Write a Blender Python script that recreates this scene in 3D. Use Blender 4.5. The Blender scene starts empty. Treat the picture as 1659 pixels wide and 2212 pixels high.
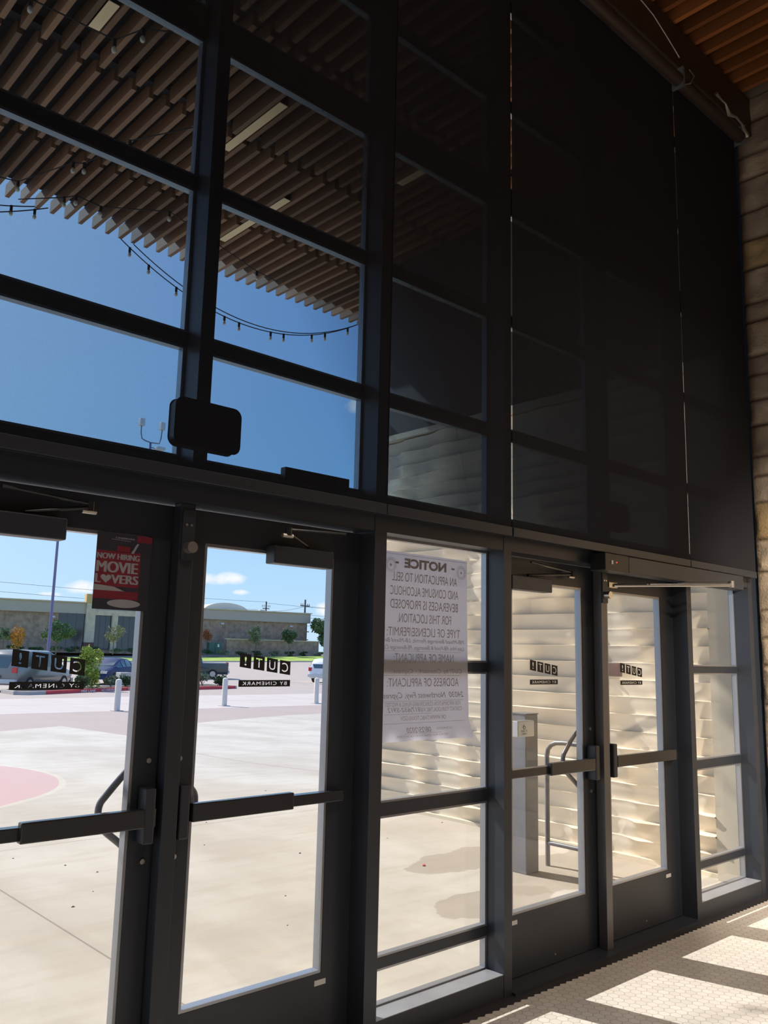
import bpy, bmesh, math, random
from mathutils import Vector, Matrix
import numpy as np
C = bpy.context.scene.collection
SC = bpy.context.scene
PI = math.pi
# ------------------------------------------------------------------ camera
cd = bpy.data.cameras.new('camera'); cam = bpy.data.objects.new('camera', cd); C.objects.link(cam); SC.camera = cam
yw, pt, rl = [math.radians(v) for v in (42.4604, 9.5281, 1.3307)]
fw = Vector((math.sin(yw)*math.cos(pt), math.cos(yw)*math.cos(pt), math.sin(pt)))
ri = Vector((math.cos(yw), -math.sin(yw), 0)); up = ri.cross(fw)
r2 = ri*math.cos(rl)+up*math.sin(rl); u2 = -ri*math.sin(rl)+up*math.cos(rl)
cam.matrix_world = Matrix(((r2.x, u2.x, -fw.x, 0), (r2.y, u2.y, -fw.y, -2.75), (r2.z, u2.z, -fw.z, 1.575), (0, 0, 0, 1)))
cd.sensor_fit = 'VERTICAL'; cd.sensor_height = 36; cd.lens = 1832.8/2212*36; cd.clip_start = .02; cd.clip_end = 2000
# ------------------------------------------------------------------ light
SC.view_settings.view_transform = 'Standard'; SC.view_settings.look = 'None'; SC.view_settings.gamma = 1
SC.view_settings.exposure = 0.15
sun = bpy.data.lights.new('sun', 'SUN'); so = bpy.data.objects.new('sun', sun); C.objects.link(so)
SUND = Vector((.24, -1, -.90)).normalized()
so.rotation_euler = SUND.to_track_quat('-Z', 'Y').to_euler(); so.location = (0, 20, 30)
sun.energy = 5.6; sun.angle = .0093; sun.color = (1, .955, .885)
w = bpy.data.worlds.new('sky'); SC.world = w; w.use_nodes = True
nt = w.node_tree; N = nt.nodes; L = nt.links; N.clear()
def nd(t, T, **k):
    n = t.nodes.new(T)
    for a, b in k.items(): setattr(n, a, b)
    return n
out = nd(nt, 'ShaderNodeOutputWorld'); bg = nd(nt, 'ShaderNodeBackground'); L.new(bg.outputs[0], out.inputs[0])
tc = nd(nt, 'ShaderNodeTexCoord'); nrm = nd(nt, 'ShaderNodeVectorMath', operation='NORMALIZE'); L.new(tc.outputs['Generated'], nrm.inputs[0])
sep = nd(nt, 'ShaderNodeSeparateXYZ'); L.new(nrm.outputs[0], sep.inputs[0])
cr = nd(nt, 'ShaderNodeValToRGB'); L.new(sep.outputs[2], cr.inputs[0])
e = cr.color_ramp.elements
e[0].position = 0.0; e[0].color = (.60, .80, .98, 1); e[1].position = 1.0; e[1].color = (.10, .24, .72, 1)
for p, c in ((.07, (.47, .72, .98, 1)), (.2, (.30, .58, .96, 1)), (.45, (.17, .40, .90, 1))):
    x = e.new(p); x.color = c
# paler sky around the sun
dt = nd(nt, 'ShaderNodeVectorMath', operation='DOT_PRODUCT'); L.new(nrm.outputs[0], dt.inputs[0]); dt.inputs[1].default_value = -SUND
mr = nd(nt, 'ShaderNodeMapRange'); L.new(dt.outputs['Value'], mr.inputs[0]); mr.inputs[1].default_value = .55; mr.inputs[2].default_value = 1.0; mr.inputs[4].default_value = .75
pw = nd(nt, 'ShaderNodeMath', operation='POWER'); L.new(mr.outputs[0], pw.inputs[0]); pw.inputs[1].default_value = 1.4
mx = nd(nt, 'ShaderNodeMix', data_type='RGBA'); L.new(pw.outputs[0], mx.inputs[0]); L.new(cr.outputs[0], mx.inputs[6]); mx.inputs[7].default_value = (1.05, 1.15, 1.2, 1)
last = mx.outputs[2]
nz = nd(nt, 'ShaderNodeTexNoise'); L.new(nrm.outputs[0], nz.inputs[0]); nz.inputs['Scale'].default_value = 42; nz.inputs['Detail'].default_value = 5
for (d, rh, rv) in (((.525, .847, .082), .030, .008), ((.544, .837, .067), .012, .004), ((.391, .918, .066), .022, .008), ((.357, .932, .057), .016, .003),
                   ((.625, .779, .050), .016, .010), ((.478, .850, .222), .020, .008), ((.622, .730, .284), .016, .010), ((.20, .96, .12), .08, .02), ((.80, .56, .10), .10, .02), ((-.3, .9, .2), .2, .04)):
    D = Vector(d).normalized(); az = Vector((D.y, -D.x, 0)).normalized()
    s1 = nd(nt, 'ShaderNodeVectorMath', operation='SUBTRACT'); L.new(nrm.outputs[0], s1.inputs[0]); s1.inputs[1].default_value = D
    h = nd(nt, 'ShaderNodeVectorMath', operation='DOT_PRODUCT'); L.new(s1.outputs[0], h.inputs[0]); h.inputs[1].default_value = az/rh
    s2 = nd(nt, 'ShaderNodeSeparateXYZ'); L.new(s1.outputs[0], s2.inputs[0])
    v = nd(nt, 'ShaderNodeMath', operation='MULTIPLY'); L.new(s2.outputs[2], v.inputs[0]); v.inputs[1].default_value = 1/rv
    hh = nd(nt, 'ShaderNodeMath', operation='MULTIPLY'); L.new(h.outputs['Value'], hh.inputs[0]); L.new(h.outputs['Value'], hh.inputs[1])
    vv = nd(nt, 'ShaderNodeMath', operation='MULTIPLY'); L.new(v.outputs[0], vv.inputs[0]); L.new(v.outputs[0], vv.inputs[1])
    a = nd(nt, 'ShaderNodeMath', operation='ADD'); L.new(hh.outputs[0], a.inputs[0]); L.new(vv.outputs[0], a.inputs[1])
    b = nd(nt, 'ShaderNodeMath', operation='MULTIPLY_ADD'); L.new(nz.outputs[0], b.inputs[0]); b.inputs[1].default_value = 3.0; b.inputs[2].default_value = -.6
    s3 = nd(nt, 'ShaderNodeMath', operation='SUBTRACT', use_clamp=True); L.new(b.outputs[0], s3.inputs[0]); L.new(a.outputs[0], s3.inputs[1])
    m2 = nd(nt, 'ShaderNodeMix', data_type='RGBA'); L.new(s3.outputs[0], m2.inputs[0]); L.new(last, m2.inputs[6]); m2.inputs[7].default_value = (.92, .95, 1.0, 1); last = m2.outputs[2]
L.new(last, bg.inputs[0]); bg.inputs[1].default_value = 1.0

# ------------------------------------------------------------------ materials
def hexmat(name, col, rough=.5, metal=0, spec=.5, bump=0, bscale=40, var=0, vscale=6, coat=0, alpha=None, emis=None, estr=0, trans=0):
    m = bpy.data.materials.new(name); m.use_nodes = True; t = m.node_tree; b = t.nodes['Principled BSDF']
    b.inputs['Base Color'].default_value = (*col, 1); b.inputs['Roughness'].default_value = rough; b.inputs['Metallic'].default_value = metal
    b.inputs['Specular IOR Level'].default_value = spec
    if coat: b.inputs['Coat Weight'].default_value = coat
    if emis: b.inputs['Emission Color'].default_value = (*emis, 1); b.inputs['Emission Strength'].default_value = estr
    tcn = nd(t, 'ShaderNodeTexCoord')
    if var:
        n = nd(t, 'ShaderNodeTexNoise'); t.links.new(tcn.outputs['Object'], n.inputs[0]); n.inputs['Scale'].default_value = vscale; n.inputs['Detail'].default_value = 6
        r = nd(t, 'ShaderNodeValToRGB'); t.links.new(n.outputs[0], r.inputs[0]); r.color_ramp.elements[0].position = .3; r.color_ramp.elements[1].position = .7
        r.color_ramp.elements[0].color = (*[c*(1-var) for c in col], 1); r.color_ramp.elements[1].color = (*[min(1, c*(1+var)) for c in col], 1)
        t.links.new(r.outputs[0], b.inputs['Base Color'])
    if bump:
        n = nd(t, 'ShaderNodeTexNoise'); t.links.new(tcn.outputs['Object'], n.inputs[0]); n.inputs['Scale'].default_value = bscale; n.inputs['Detail'].default_value = 4
        bp = nd(t, 'ShaderNodeBump'); bp.inputs['Strength'].default_value = bump; bp.inputs['Distance'].default_value = .01; t.links.new(n.outputs[0], bp.inputs['Height']); t.links.new(bp.outputs[0], b.inputs['Normal'])
    return m
def attrmat(name, rough=.8, bump=.0, bscale=60, spec=.3):
    m = hexmat(name, (.5, .5, .5), rough, bump=bump, bscale=bscale, spec=spec); t = m.node_tree
    a = nd(t, 'ShaderNodeAttribute', attribute_name='col'); t.links.new(a.outputs['Color'], t.nodes['Principled BSDF'].inputs['Base Color']); return m
M = {}
M['frame'] = hexmat('dark_anodized_aluminium', (.031, .037, .050), .42, .0, .45, bump=.02, bscale=300)  # base colour blued a little to stand in for bluish haze
M['shine'] = hexmat('satin_bead', (.34, .35, .38), .3, .6)
M['sill'] = hexmat('dusty_sheen_sill', (.30, .31, .34), .35, .2, .6, var=.12, vscale=5)  # pale tone holds dust plus the reflected sheen on the sills
M['rubber'] = hexmat('black_rubber', (.012, .012, .013), .6)
M['silver'] = hexmat('brushed_silver', (.62, .60, .56), .3, .9)
M['barmetal'] = hexmat('panic_bar_bronze', (.06, .062, .07), .22, .55, .5)
M['blackbox'] = hexmat('black_plastic', (.014, .015, .017), .45)
M['white'] = hexmat('white_label', (.75, .75, .72), .5)
M['red_led'] = hexmat('red_led', (.6, .02, .02), .4, emis=(1, .05, .03), estr=3)
M['decal'] = hexmat('black_vinyl', (.010, .010, .010), .6)
M['handle'] = hexmat('grey_coated_handle', (.13, .13, .14), .3, .3)
M['wood'] = attrmat('stained_slat_wood', .6, bump=.05, bscale=25)
M['void'] = hexmat('dark_deck', (.018, .014, .016), .9)
M['beam'] = hexmat('brown_painted_beam', (.055, .036, .022), .5)
M['stone'] = attrmat('split_face_limestone', .9, bump=.6, bscale=55, spec=.2)
M['panel'] = hexmat('cream_sculpted_precast', (.80, .71, .58), .85, spec=.2, var=.06, vscale=2)
M['smoothcream'] = hexmat('cream_plaster', (.74, .65, .51), .8, var=.05)
M['darkpanel'] = hexmat('dark_metal_cladding', (.05, .045, .05), .6)
M['dark'] = hexmat('lobby_paint', (.30, .24, .19), .8)
M['redbrown'] = hexmat('roller_brown', (.045, .028, .022), .5)
M['post'] = hexmat('grey_painted_steel', (.22, .22, .235), .45, .2, var=.08, vscale=8)
M['steel'] = hexmat('stainless_plate', (.55, .55, .55), .3, .8)
M['plate'] = hexmat('pale_plate', (.6, .6, .6), .45)
M['curbred'] = hexmat('red_curb_paint', (.62, .06, .07), .7, var=.15)
M['curb'] = hexmat('kerb_concrete', (.48, .44, .40), .9, var=.1)
M['mulch'] = hexmat('brown_mulch', (.12, .08, .06), 1, var=.3, vscale=8)
M['bollard'] = hexmat('pale_bollard_paint', (.72, .66, .58), .6)
M['grass'] = hexmat('sunlit_grass', (.30, .40, .06), 1, var=.35, vscale=.6)
M['trunk'] = hexmat('bark', (.16, .13, .11), .9)
for n, c in dict(leaf_green=(.10, .17, .07), leaf_dark=(.055, .11, .05), leaf_grey=(.17, .22, .13), leaf_orange=(.55, .25, .05), leaf_rust=(.38, .13, .05), leaf_lime=(.34, .42, .07), leaf_sparse=(.28, .27, .13)).items():
    M[n] = hexmat(n, c, .8, var=.35, vscale=3, spec=.2)
M['brick'] = hexmat('tan_brick', (.38, .26, .18), .9, var=.3, vscale=1.6)
M['stucco'] = hexmat('grey_stucco_band', (.50, .42, .34), .9)
M['gold'] = hexmat('golden_stone', (.60, .42, .18), .9, var=.1)
M['pier'] = hexmat('cream_pier_stone', (.66, .53, .37), .9, var=.15, vscale=1.5)
M['maroon'] = hexmat('maroon_base', (.16, .07, .06), .9)
M['darkglass'] = hexmat('storefront_dark_glass', (.02, .035, .05), .08, spec=.8)
M['vault'] = hexmat('pale_vault_metal', (.62, .60, .52), .5)
M['green'] = hexmat('utility_green', (.05, .13, .10), .6)
M['wire'] = hexmat('grey_wire', (.10, .11, .13), .6)
M['pole'] = hexmat('purple_grey_pole', (.16, .15, .28), .5)
M['woodpole'] = hexmat('weathered_pole', (.09, .08, .08), .9)
M['bulb'] = hexmat('clear_bulb', (.75, .66, .52), .08, spec=.8)
M['cable'] = hexmat('black_cable', (.012, .012, .014), .6)
M['fixture'] = hexmat('tan_linear_lens', (.62, .40, .20), .6, emis=(1, .62, .32), estr=.35)
M['tire'] = hexmat('tire', (.015, .015, .015), .8)
M['hub'] = hexmat('alloy', (.45, .45, .46), .3, .8)
M['vanpaint'] = hexmat('warm_grey_paint', (.20, .20, .20), .25, .4, coat=.6)
M['bluepaint'] = hexmat('dark_blue_paint', (.012, .03, .10), .5, 0, .3)
M['whitepaint'] = hexmat('white_paint', (.75, .75, .76), .25, coat=.5)
M['blackpaint'] = hexmat('black_green_paint', (.03, .045, .05), .25, coat=.6)
M['carglass'] = hexmat('car_glass', (.06, .09, .11), .05, spec=1)
M['taillight'] = hexmat('taillight', (.6, .03, .04), .2, coat=.5)
M['headlight'] = hexmat('headlight', (.65, .66, .66), .1, .3)
M['chrome'] = hexmat('chrome', (.7, .7, .7), .12, 1)
M['posterdark'] = hexmat('poster_dark_print', (.035, .035, .055), .5)
M['posterred'] = hexmat('poster_red_print', (.22, .02, .04), .5)
M['postergrey'] = hexmat('poster_pale_print', (.36, .36, .40), .5)
M['ink'] = hexmat('grey_show_through_ink', (.33, .31, .32), .8)
M['inkpale'] = hexmat('pale_show_through_ink', (.42, .40, .42), .8)
M['signbrown'] = hexmat('brown_sign', (.14, .07, .06), .6)
M['leafdebris'] = hexmat('dry_leaf', (.20, .16, .13), .9)
M['redwrap'] = hexmat('red_wrapper', (.7, .08, .1), .5)
M['foil'] = hexmat('crumpled_foil', (.45, .42, .38), .35, .7)
# glass: clear thin pane
def glassmat(name, tint):
    m = bpy.data.materials.new(name); m.use_nodes = True; t = m.node_tree; t.nodes.clear()
    o = nd(t, 'ShaderNodeOutputMaterial'); mi = nd(t, 'ShaderNodeMixShader'); tr = nd(t, 'ShaderNodeBsdfTransparent'); gl = nd(t, 'ShaderNodeBsdfGlossy'); ge = nd(t, 'ShaderNodeNewGeometry'); dp = nd(t, 'ShaderNodeVectorMath', operation='DOT_PRODUCT'); t.links.new(ge.outputs['Incoming'], dp.inputs[0]); t.links.new(ge.outputs['Normal'], dp.inputs[1])
    ab = nd(t, 'ShaderNodeMath', operation='ABSOLUTE'); t.links.new(dp.outputs['Value'], ab.inputs[0]); om = nd(t, 'ShaderNodeMath', operation='SUBTRACT'); om.inputs[0].default_value = 1; t.links.new(ab.outputs[0], om.inputs[1])
    pw5 = nd(t, 'ShaderNodeMath', operation='POWER'); t.links.new(om.outputs[0], pw5.inputs[0]); pw5.inputs[1].default_value = 5; fr = nd(t, 'ShaderNodeMath', operation='MULTIPLY_ADD'); t.links.new(pw5.outputs[0], fr.inputs[0]); fr.inputs[1].default_value = .9; fr.inputs[2].default_value = .03
    tr.inputs[0].default_value = (*tint, 1); gl.inputs['Roughness'].default_value = 0.0
    t.links.new(fr.outputs[0], mi.inputs[0]); t.links.new(tr.outputs[0], mi.inputs[1]); t.links.new(gl.outputs[0], mi.inputs[2]); t.links.new(mi.outputs[0], o.inputs[0]); return m
M['glass'] = glassmat('clear_glass', (.985, .99, .985))
# woven shade: holes close as the weave is seen (or lit) at a slant
def shademat():
    m = bpy.data.materials.new('woven_shade_mesh'); m.use_nodes = True; t = m.node_tree; t.nodes.clear(); l = t.links
    o = nd(t, 'ShaderNodeOutputMaterial'); mi = nd(t, 'ShaderNodeMixShader'); tr = nd(t, 'ShaderNodeBsdfTransparent'); tr.inputs[0].default_value = (.58, .80, 1, 1)
    df = nd(t, 'ShaderNodeBsdfDiffuse'); df.inputs[0].default_value = (.032, .032, .037, 1)
    ge = nd(t, 'ShaderNodeNewGeometry'); dp = nd(t, 'ShaderNodeVectorMath', operation='DOT_PRODUCT'); l.new(ge.outputs['Incoming'], dp.inputs[0]); l.new(ge.outputs['Normal'], dp.inputs[1])
    ab = nd(t, 'ShaderNodeMath', operation='ABSOLUTE'); l.new(dp.outputs['Value'], ab.inputs[0])
    fc = nd(t, 'ShaderNodeFloatCurve'); l.new(ab.outputs[0], fc.inputs['Value']); cv = fc.mapping.curves[0]
    pts = [(0, 0), (.45, .012), (.56, .028), (.62, .06), (.655, .11), (.70, .32), (.75, .50), (1, .54)]
    cv.points[0].location = pts[0]; cv.points[1].location = pts[-1]
    for p in pts[1:-1]: cv.points.new(*p)
    for p in cv.points: p.handle_type = 'VECTOR'
    fc.mapping.update()
    # fine weave
    tcn = nd(t, 'ShaderNodeTexCoord'); mp = nd(t, 'ShaderNodeMapping'); mp.inputs['Scale'].default_value = (90, 1, 20); l.new(tcn.outputs['Object'], mp.inputs[0])
    n = nd(t, 'ShaderNodeTexNoise'); l.new(mp.outputs[0], n.inputs[0]); n.inputs['Scale'].default_value = 4; n.inputs['Detail'].default_value = 3
    m1 = nd(t, 'ShaderNodeMapRange'); l.new(n.outputs[0], m1.inputs[0]); m1.inputs[1].default_value = .3; m1.inputs[2].default_value = .7; m1.inputs[3].default_value = .965; m1.inputs[4].default_value = 1.035
    mu = nd(t, 'ShaderNodeMath', operation='MULTIPLY'); l.new(fc.outputs[0], mu.inputs[0]); l.new(m1.outputs[0], mu.inputs[1])
    l.new(mu.outputs[0], mi.inputs[0]); l.new(df.outputs[0], mi.inputs[1]); l.new(tr.outputs[0], mi.inputs[2]); l.new(mi.outputs[0], o.inputs[0]); return m
M['shade'] = shademat()
# paper that lets light through
def papermat():
    m = bpy.data.materials.new('thin_paper'); m.use_nodes = True; t = m.node_tree; t.nodes.clear(); l = t.links
    o = nd(t, 'ShaderNodeOutputMaterial'); mi = nd(t, 'ShaderNodeMixShader'); a = nd(t, 'ShaderNodeBsdfDiffuse'); b = nd(t, 'ShaderNodeBsdfTranslucent')
    a.inputs[0].default_value = (.70, .68, .72, 1); b.inputs[0].default_value = (.68, .65, .72, 1); mi.inputs[0].default_value = .5
    l.new(a.outputs[0], mi.inputs[1]); l.new(b.outputs[0], mi.inputs[2]); l.new(mi.outputs[0], o.inputs[0]); return m
M['paper'] = papermat()
# ---- floor: white hexagon mosaic, dark mosaic beside the threshold
def floormat():
    m = bpy.data.materials.new('hexagon_mosaic'); m.use_nodes = True; t = m.node_tree; b = t.nodes['Principled BSDF']; l = t.links
    W = .0508; S3 = math.sqrt(3)
    tcn = nd(t, 'ShaderNodeTexCoord')
    def vm(op, a, b2=None, c=None):
        n = nd(t, 'ShaderNodeVectorMath', operation=op)
        for i, q in enumerate((a, b2, c)):
            if q is None: continue
            if isinstance(q, (tuple, list)): n.inputs[i].default_value = q
            else: l.new(q, n.inputs[i])
        return n
    def ma(op, a, b2=None, **k):
        n = nd(t, 'ShaderNodeMath', operation=op, **k)
        for i, q in enumerate((a, b2)):
            if q is None: continue
            if isinstance(q, (int, float)): n.inputs[i].default_value = q
            else: l.new(q, n.inputs[i])
        return n.outputs[0]
    p = vm('MULTIPLY', tcn.outputs['Object'], (1/W, 1/W, 0)).outputs[0]
    p = vm('ADD', p, (500, 500*S3, 0)).outputs[0]
    def cell(off):
        q = vm('SUBTRACT', p, off).outputs[0]
        k = vm('DIVIDE', q, (1, S3, 1)).outputs[0]; f = vm('FRACTION', k).outputs[0]
        return vm('SUBTRACT', vm('MULTIPLY', f, (1, S3, 0)).outputs[0], (.5, S3/2, 0)).outputs[0]
    A = cell((0, 0, 0)); B = cell((.5, S3/2, 0))
    lt = ma('LESS_THAN', vm('DOT_PRODUCT', A, A).outputs['Value'], vm('DOT_PRODUCT', B, B).outputs['Value'])
    mixv = nd(t, 'ShaderNodeMix', data_type='VECTOR'); l.new(lt, mixv.inputs[0]); l.new(B, mixv.inputs[4]); l.new(A, mixv.inputs[5]); g = mixv.outputs[1]
    ag = vm('ABSOLUTE', g).outputs[0]; sx = nd(t, 'ShaderNodeSeparateXYZ'); l.new(ag, sx.inputs[0])
    hd = ma('MAXIMUM', sx.outputs[0], vm('DOT_PRODUCT', ag, (.5, S3/2, 0)).outputs['Value'])
    gr = ma('GREATER_THAN', hd, .468)
    cen = vm('SUBTRACT', p, g).outputs[0]; cs = nd(t, 'ShaderNodeSeparateXYZ'); l.new(cen, cs.inputs[0])
    cy = ma('SUBTRACT', cs.outputs[1], 500*S3); dk = ma('GREATER_THAN', cy, -.075/W)
    wn = nd(t, 'ShaderNodeTexWhiteNoise', noise_dimensions='3D')
    rd = vm('SNAP', cen, (.5, .5, .5)).outputs[0]; l.new(rd, wn.inputs['Vector'])
    c1 = nd(t, 'ShaderNodeMix', data_type='RGBA'); l.new(wn.outputs['Value'], c1.inputs[0]); c1.inputs[6].default_value = (.66, .61, .55, 1); c1.inputs[7].default_value = (.74, .69, .63, 1)
    c2 = nd(t, 'ShaderNodeMix', data_type='RGBA'); l.new(dk, c2.inputs[0]); l.new(c1.outputs[2], c2.inputs[6]); c2.inputs[7].default_value = (.035, .032, .035, 1)
    c3 = nd(t, 'ShaderNodeMix', data_type='RGBA'); l.new(gr, c3.inputs[0]); l.new(c2.outputs[2], c3.inputs[6])
    c4 = nd(t, 'ShaderNodeMix', data_type='RGBA'); l.new(dk, c4.inputs[0]); c4.inputs[6].default_value = (.40, .37, .33, 1); c4.inputs[7].default_value = (.03, .03, .03, 1); l.new(c4.outputs[2], c3.inputs[7])
    l.new(c3.outputs[2], b.inputs['Base Color']); b.inputs['Roughness'].default_value = .38
    return m
M['floor'] = floormat()
# ---- plaza concrete
def groundmat():
    m = bpy.data.materials.new('plaza_concrete'); m.use_nodes = True; t = m.node_tree; b = t.nodes['Principled BSDF']; l = t.links
    tcn = nd(t, 'ShaderNodeTexCoord'); P = tcn.outputs['Object']; sx = nd(t, 'ShaderNodeSeparateXYZ'); l.new(P, sx.inputs[0]); X, Y = sx.outputs[0], sx.outputs[1]
    def ma(op, a, b2=None, c=None, clamp=False):
        n = nd(t, 'ShaderNodeMath', operation=op, use_clamp=clamp)
        for i, q in enumerate((a, b2, c)):
            if q is None: continue
            if isinstance(q, (int, float)): n.inputs[i].default_value = q
            else: l.new(q, n.inputs[i])
        return n.outputs[0]
    def noise(sc, det=5, stretch=(1, 1, 1), rough=.6):
        mp = nd(t, 'ShaderNodeMapping'); mp.inputs['Scale'].default_value = stretch; l.new(P, mp.inputs[0])
        n = nd(t, 'ShaderNodeTexNoise'); l.new(mp.outputs[0], n.inputs[0]); n.inputs['Scale'].default_value = sc; n.inputs['Detail'].default_value = det; n.inputs['Roughness'].default_value = rough; return n.outputs[0]
    def mixc(f, a, c):
        n = nd(t, 'ShaderNodeMix', data_type='RGBA')
        for i, q in ((0, f), (6, a), (7, c)):
            if isinstance(q, (int, float)): n.inputs[i].default_value = q
            elif isinstance(q, tuple): n.inputs[i].default_value = (*q, 1)
            else: l.new(q, n.inputs[i])
        return n.outputs[2]
    def dist(cx, cy, rx, ry):
        a = ma('DIVIDE', ma('SUBTRACT', X, cx), rx); c = ma('DIVIDE', ma('SUBTRACT', Y, cy), ry)
        return ma('SQRT', ma('ADD', ma('MULTIPLY', a, a), ma('MULTIPLY', c, c)))
    def ss(v, lo, hi):
        n = nd(t, 'ShaderNodeMapRange', interpolation_type='SMOOTHSTEP'); l.new(v, n.inputs[0]); n.inputs[1].default_value = lo; n.inputs[2].default_value = hi; return n.outputs[0]
    n1 = noise(.7, 6, (1, .6, 1)); n2 = noise(3, 6, (.5, 2, 1)); n3 = noise(30, 3)
    col = mixc(ss(n1, .35, .65), (.47, .415, .35), (.57, .52, .455))
    col = mixc(ma('MULTIPLY', ss(n2, .45, .7), .35), col, (.41, .35, .285))
    # pale disc and tan band
    disc = dist(19, 9, 11.3, 11.3); dn = ma('ADD', disc, ma('MULTIPLY', ma('SUBTRACT', n1, .5), .02))
    tanz = ma('MULTIPLY', ma('GREATER_THAN', ma('SUBTRACT', Y, ma('MULTIPLY', X, .72)), 11.9), ma('LESS_THAN', Y, 23.9))
    tan2 = ma('MULTIPLY', ma('MULTIPLY', ma('GREATER_THAN', disc, 1.0), ma('GREATER_THAN', Y, 10.6)), ma('MULTIPLY', ma('LESS_THAN', Y, 23.9), ma('GREATER_THAN', X, 8.6)))
    tanz = ma('MAXIMUM', tanz, tan2)
    col = mixc(ma('MULTIPLY', tanz, .85), col, (.40, .315, .28))
    pink = dist(1.5, 8.9, 3.1, 3.1); col = mixc(ma('MULTIPLY', ma('LESS_THAN', ma('ADD', pink, ma('MULTIPLY', ma('SUBTRACT', n2, .5), .03)), 1.0), .85), col, (.54, .35, .34))
    ring = ma('LESS_THAN', ma('ABSOLUTE', ma('SUBTRACT', pink, 1.012)), .012); col = mixc(ma('MULTIPLY', ring, .3), col, (.68, .62, .48))
    ring = ma('LESS_THAN', ma('ABSOLUTE', ma('SUBTRACT', disc, 1.0)), .003); col = mixc(ma('MULTIPLY', ring, .5), col, (.35, .28, .24))
    # road beyond the bollards
    road = ma('GREATER_THAN', Y, 31.5); col = mixc(ma('MULTIPLY', road, .8), col, (.41, .335, .295))
    pk = ma('MULTIPLY', ma('GREATER_THAN', Y, 23.9), ma('LESS_THAN', Y, 31.5)); col = mixc(ma('MULTIPLY', pk, .7), col, (.56, .475, .44))
    # ochre stains
    st = noise(1.6, 4, (.35, 1.6, 1)); col = mixc(ma('MULTIPLY', ss(st, .60, .72), .22), col, (.55, .40, .24))
    # damp patches by the door post
    for cx, cy, rx, ry in ((5.35, 1.95, .65, .30), (4.55, 1.05, .50, .26), (5.75, 1.25, .9, .45)):
        d = ma('ADD', dist(cx, cy, rx, ry), ma('MULTIPLY', ma('SUBTRACT', noise(2.2, 4), .5), 1.1))
        col = mixc(ma('MULTIPLY', ma('SUBTRACT', 1, ss(d, .93, 1.0)), .62), col, (.33, .27, .21))
    # saw joints
    jn = ma('MAXIMUM', ma('LESS_THAN', ma('ABSOLUTE', ma('SUBTRACT', X, 2.166)), .006), ma('MULTIPLY', ma('LESS_THAN', ma('ABSOLUTE', ma('SUBTRACT', Y, 4.345)), .005), ma('LESS_THAN', X, 6.3)))
    jn = ma('MAXIMUM', jn, ma('LESS_THAN', ma('ABSOLUTE', ma('SUBTRACT', Y, 23.9)), .03))
    jn = ma('MAXIMUM', jn, ma('MULTIPLY', ma('LESS_THAN', ma('ABSOLUTE', ma('SUBTRACT', Y, 27.6)), .03), 1))
    dirt = ss(ma('ABSOLUTE', ma('SUBTRACT', X, 2.166)), .10, 0.0)
    col = mixc(ma('MULTIPLY', dirt, ma('MULTIPLY', n1, .35)), col, (.36, .30, .24))
    col = mixc(ma('MULTIPLY', jn, .7), col, (.20, .16, .13))
    l.new(col, b.inputs['Base Color']); b.inputs['Roughness'].default_value = .85; b.inputs['Specular IOR Level'].default_value = .25
    bp = nd(t, 'ShaderNodeBump'); bp.inputs['Strength'].default_value = .15; bp.inputs['Distance'].default_value = .004; l.new(n3, bp.inputs['Height']); l.new(bp.outputs[0], b.inputs['Normal'])
    return m
M['ground'] = groundmat()

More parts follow.
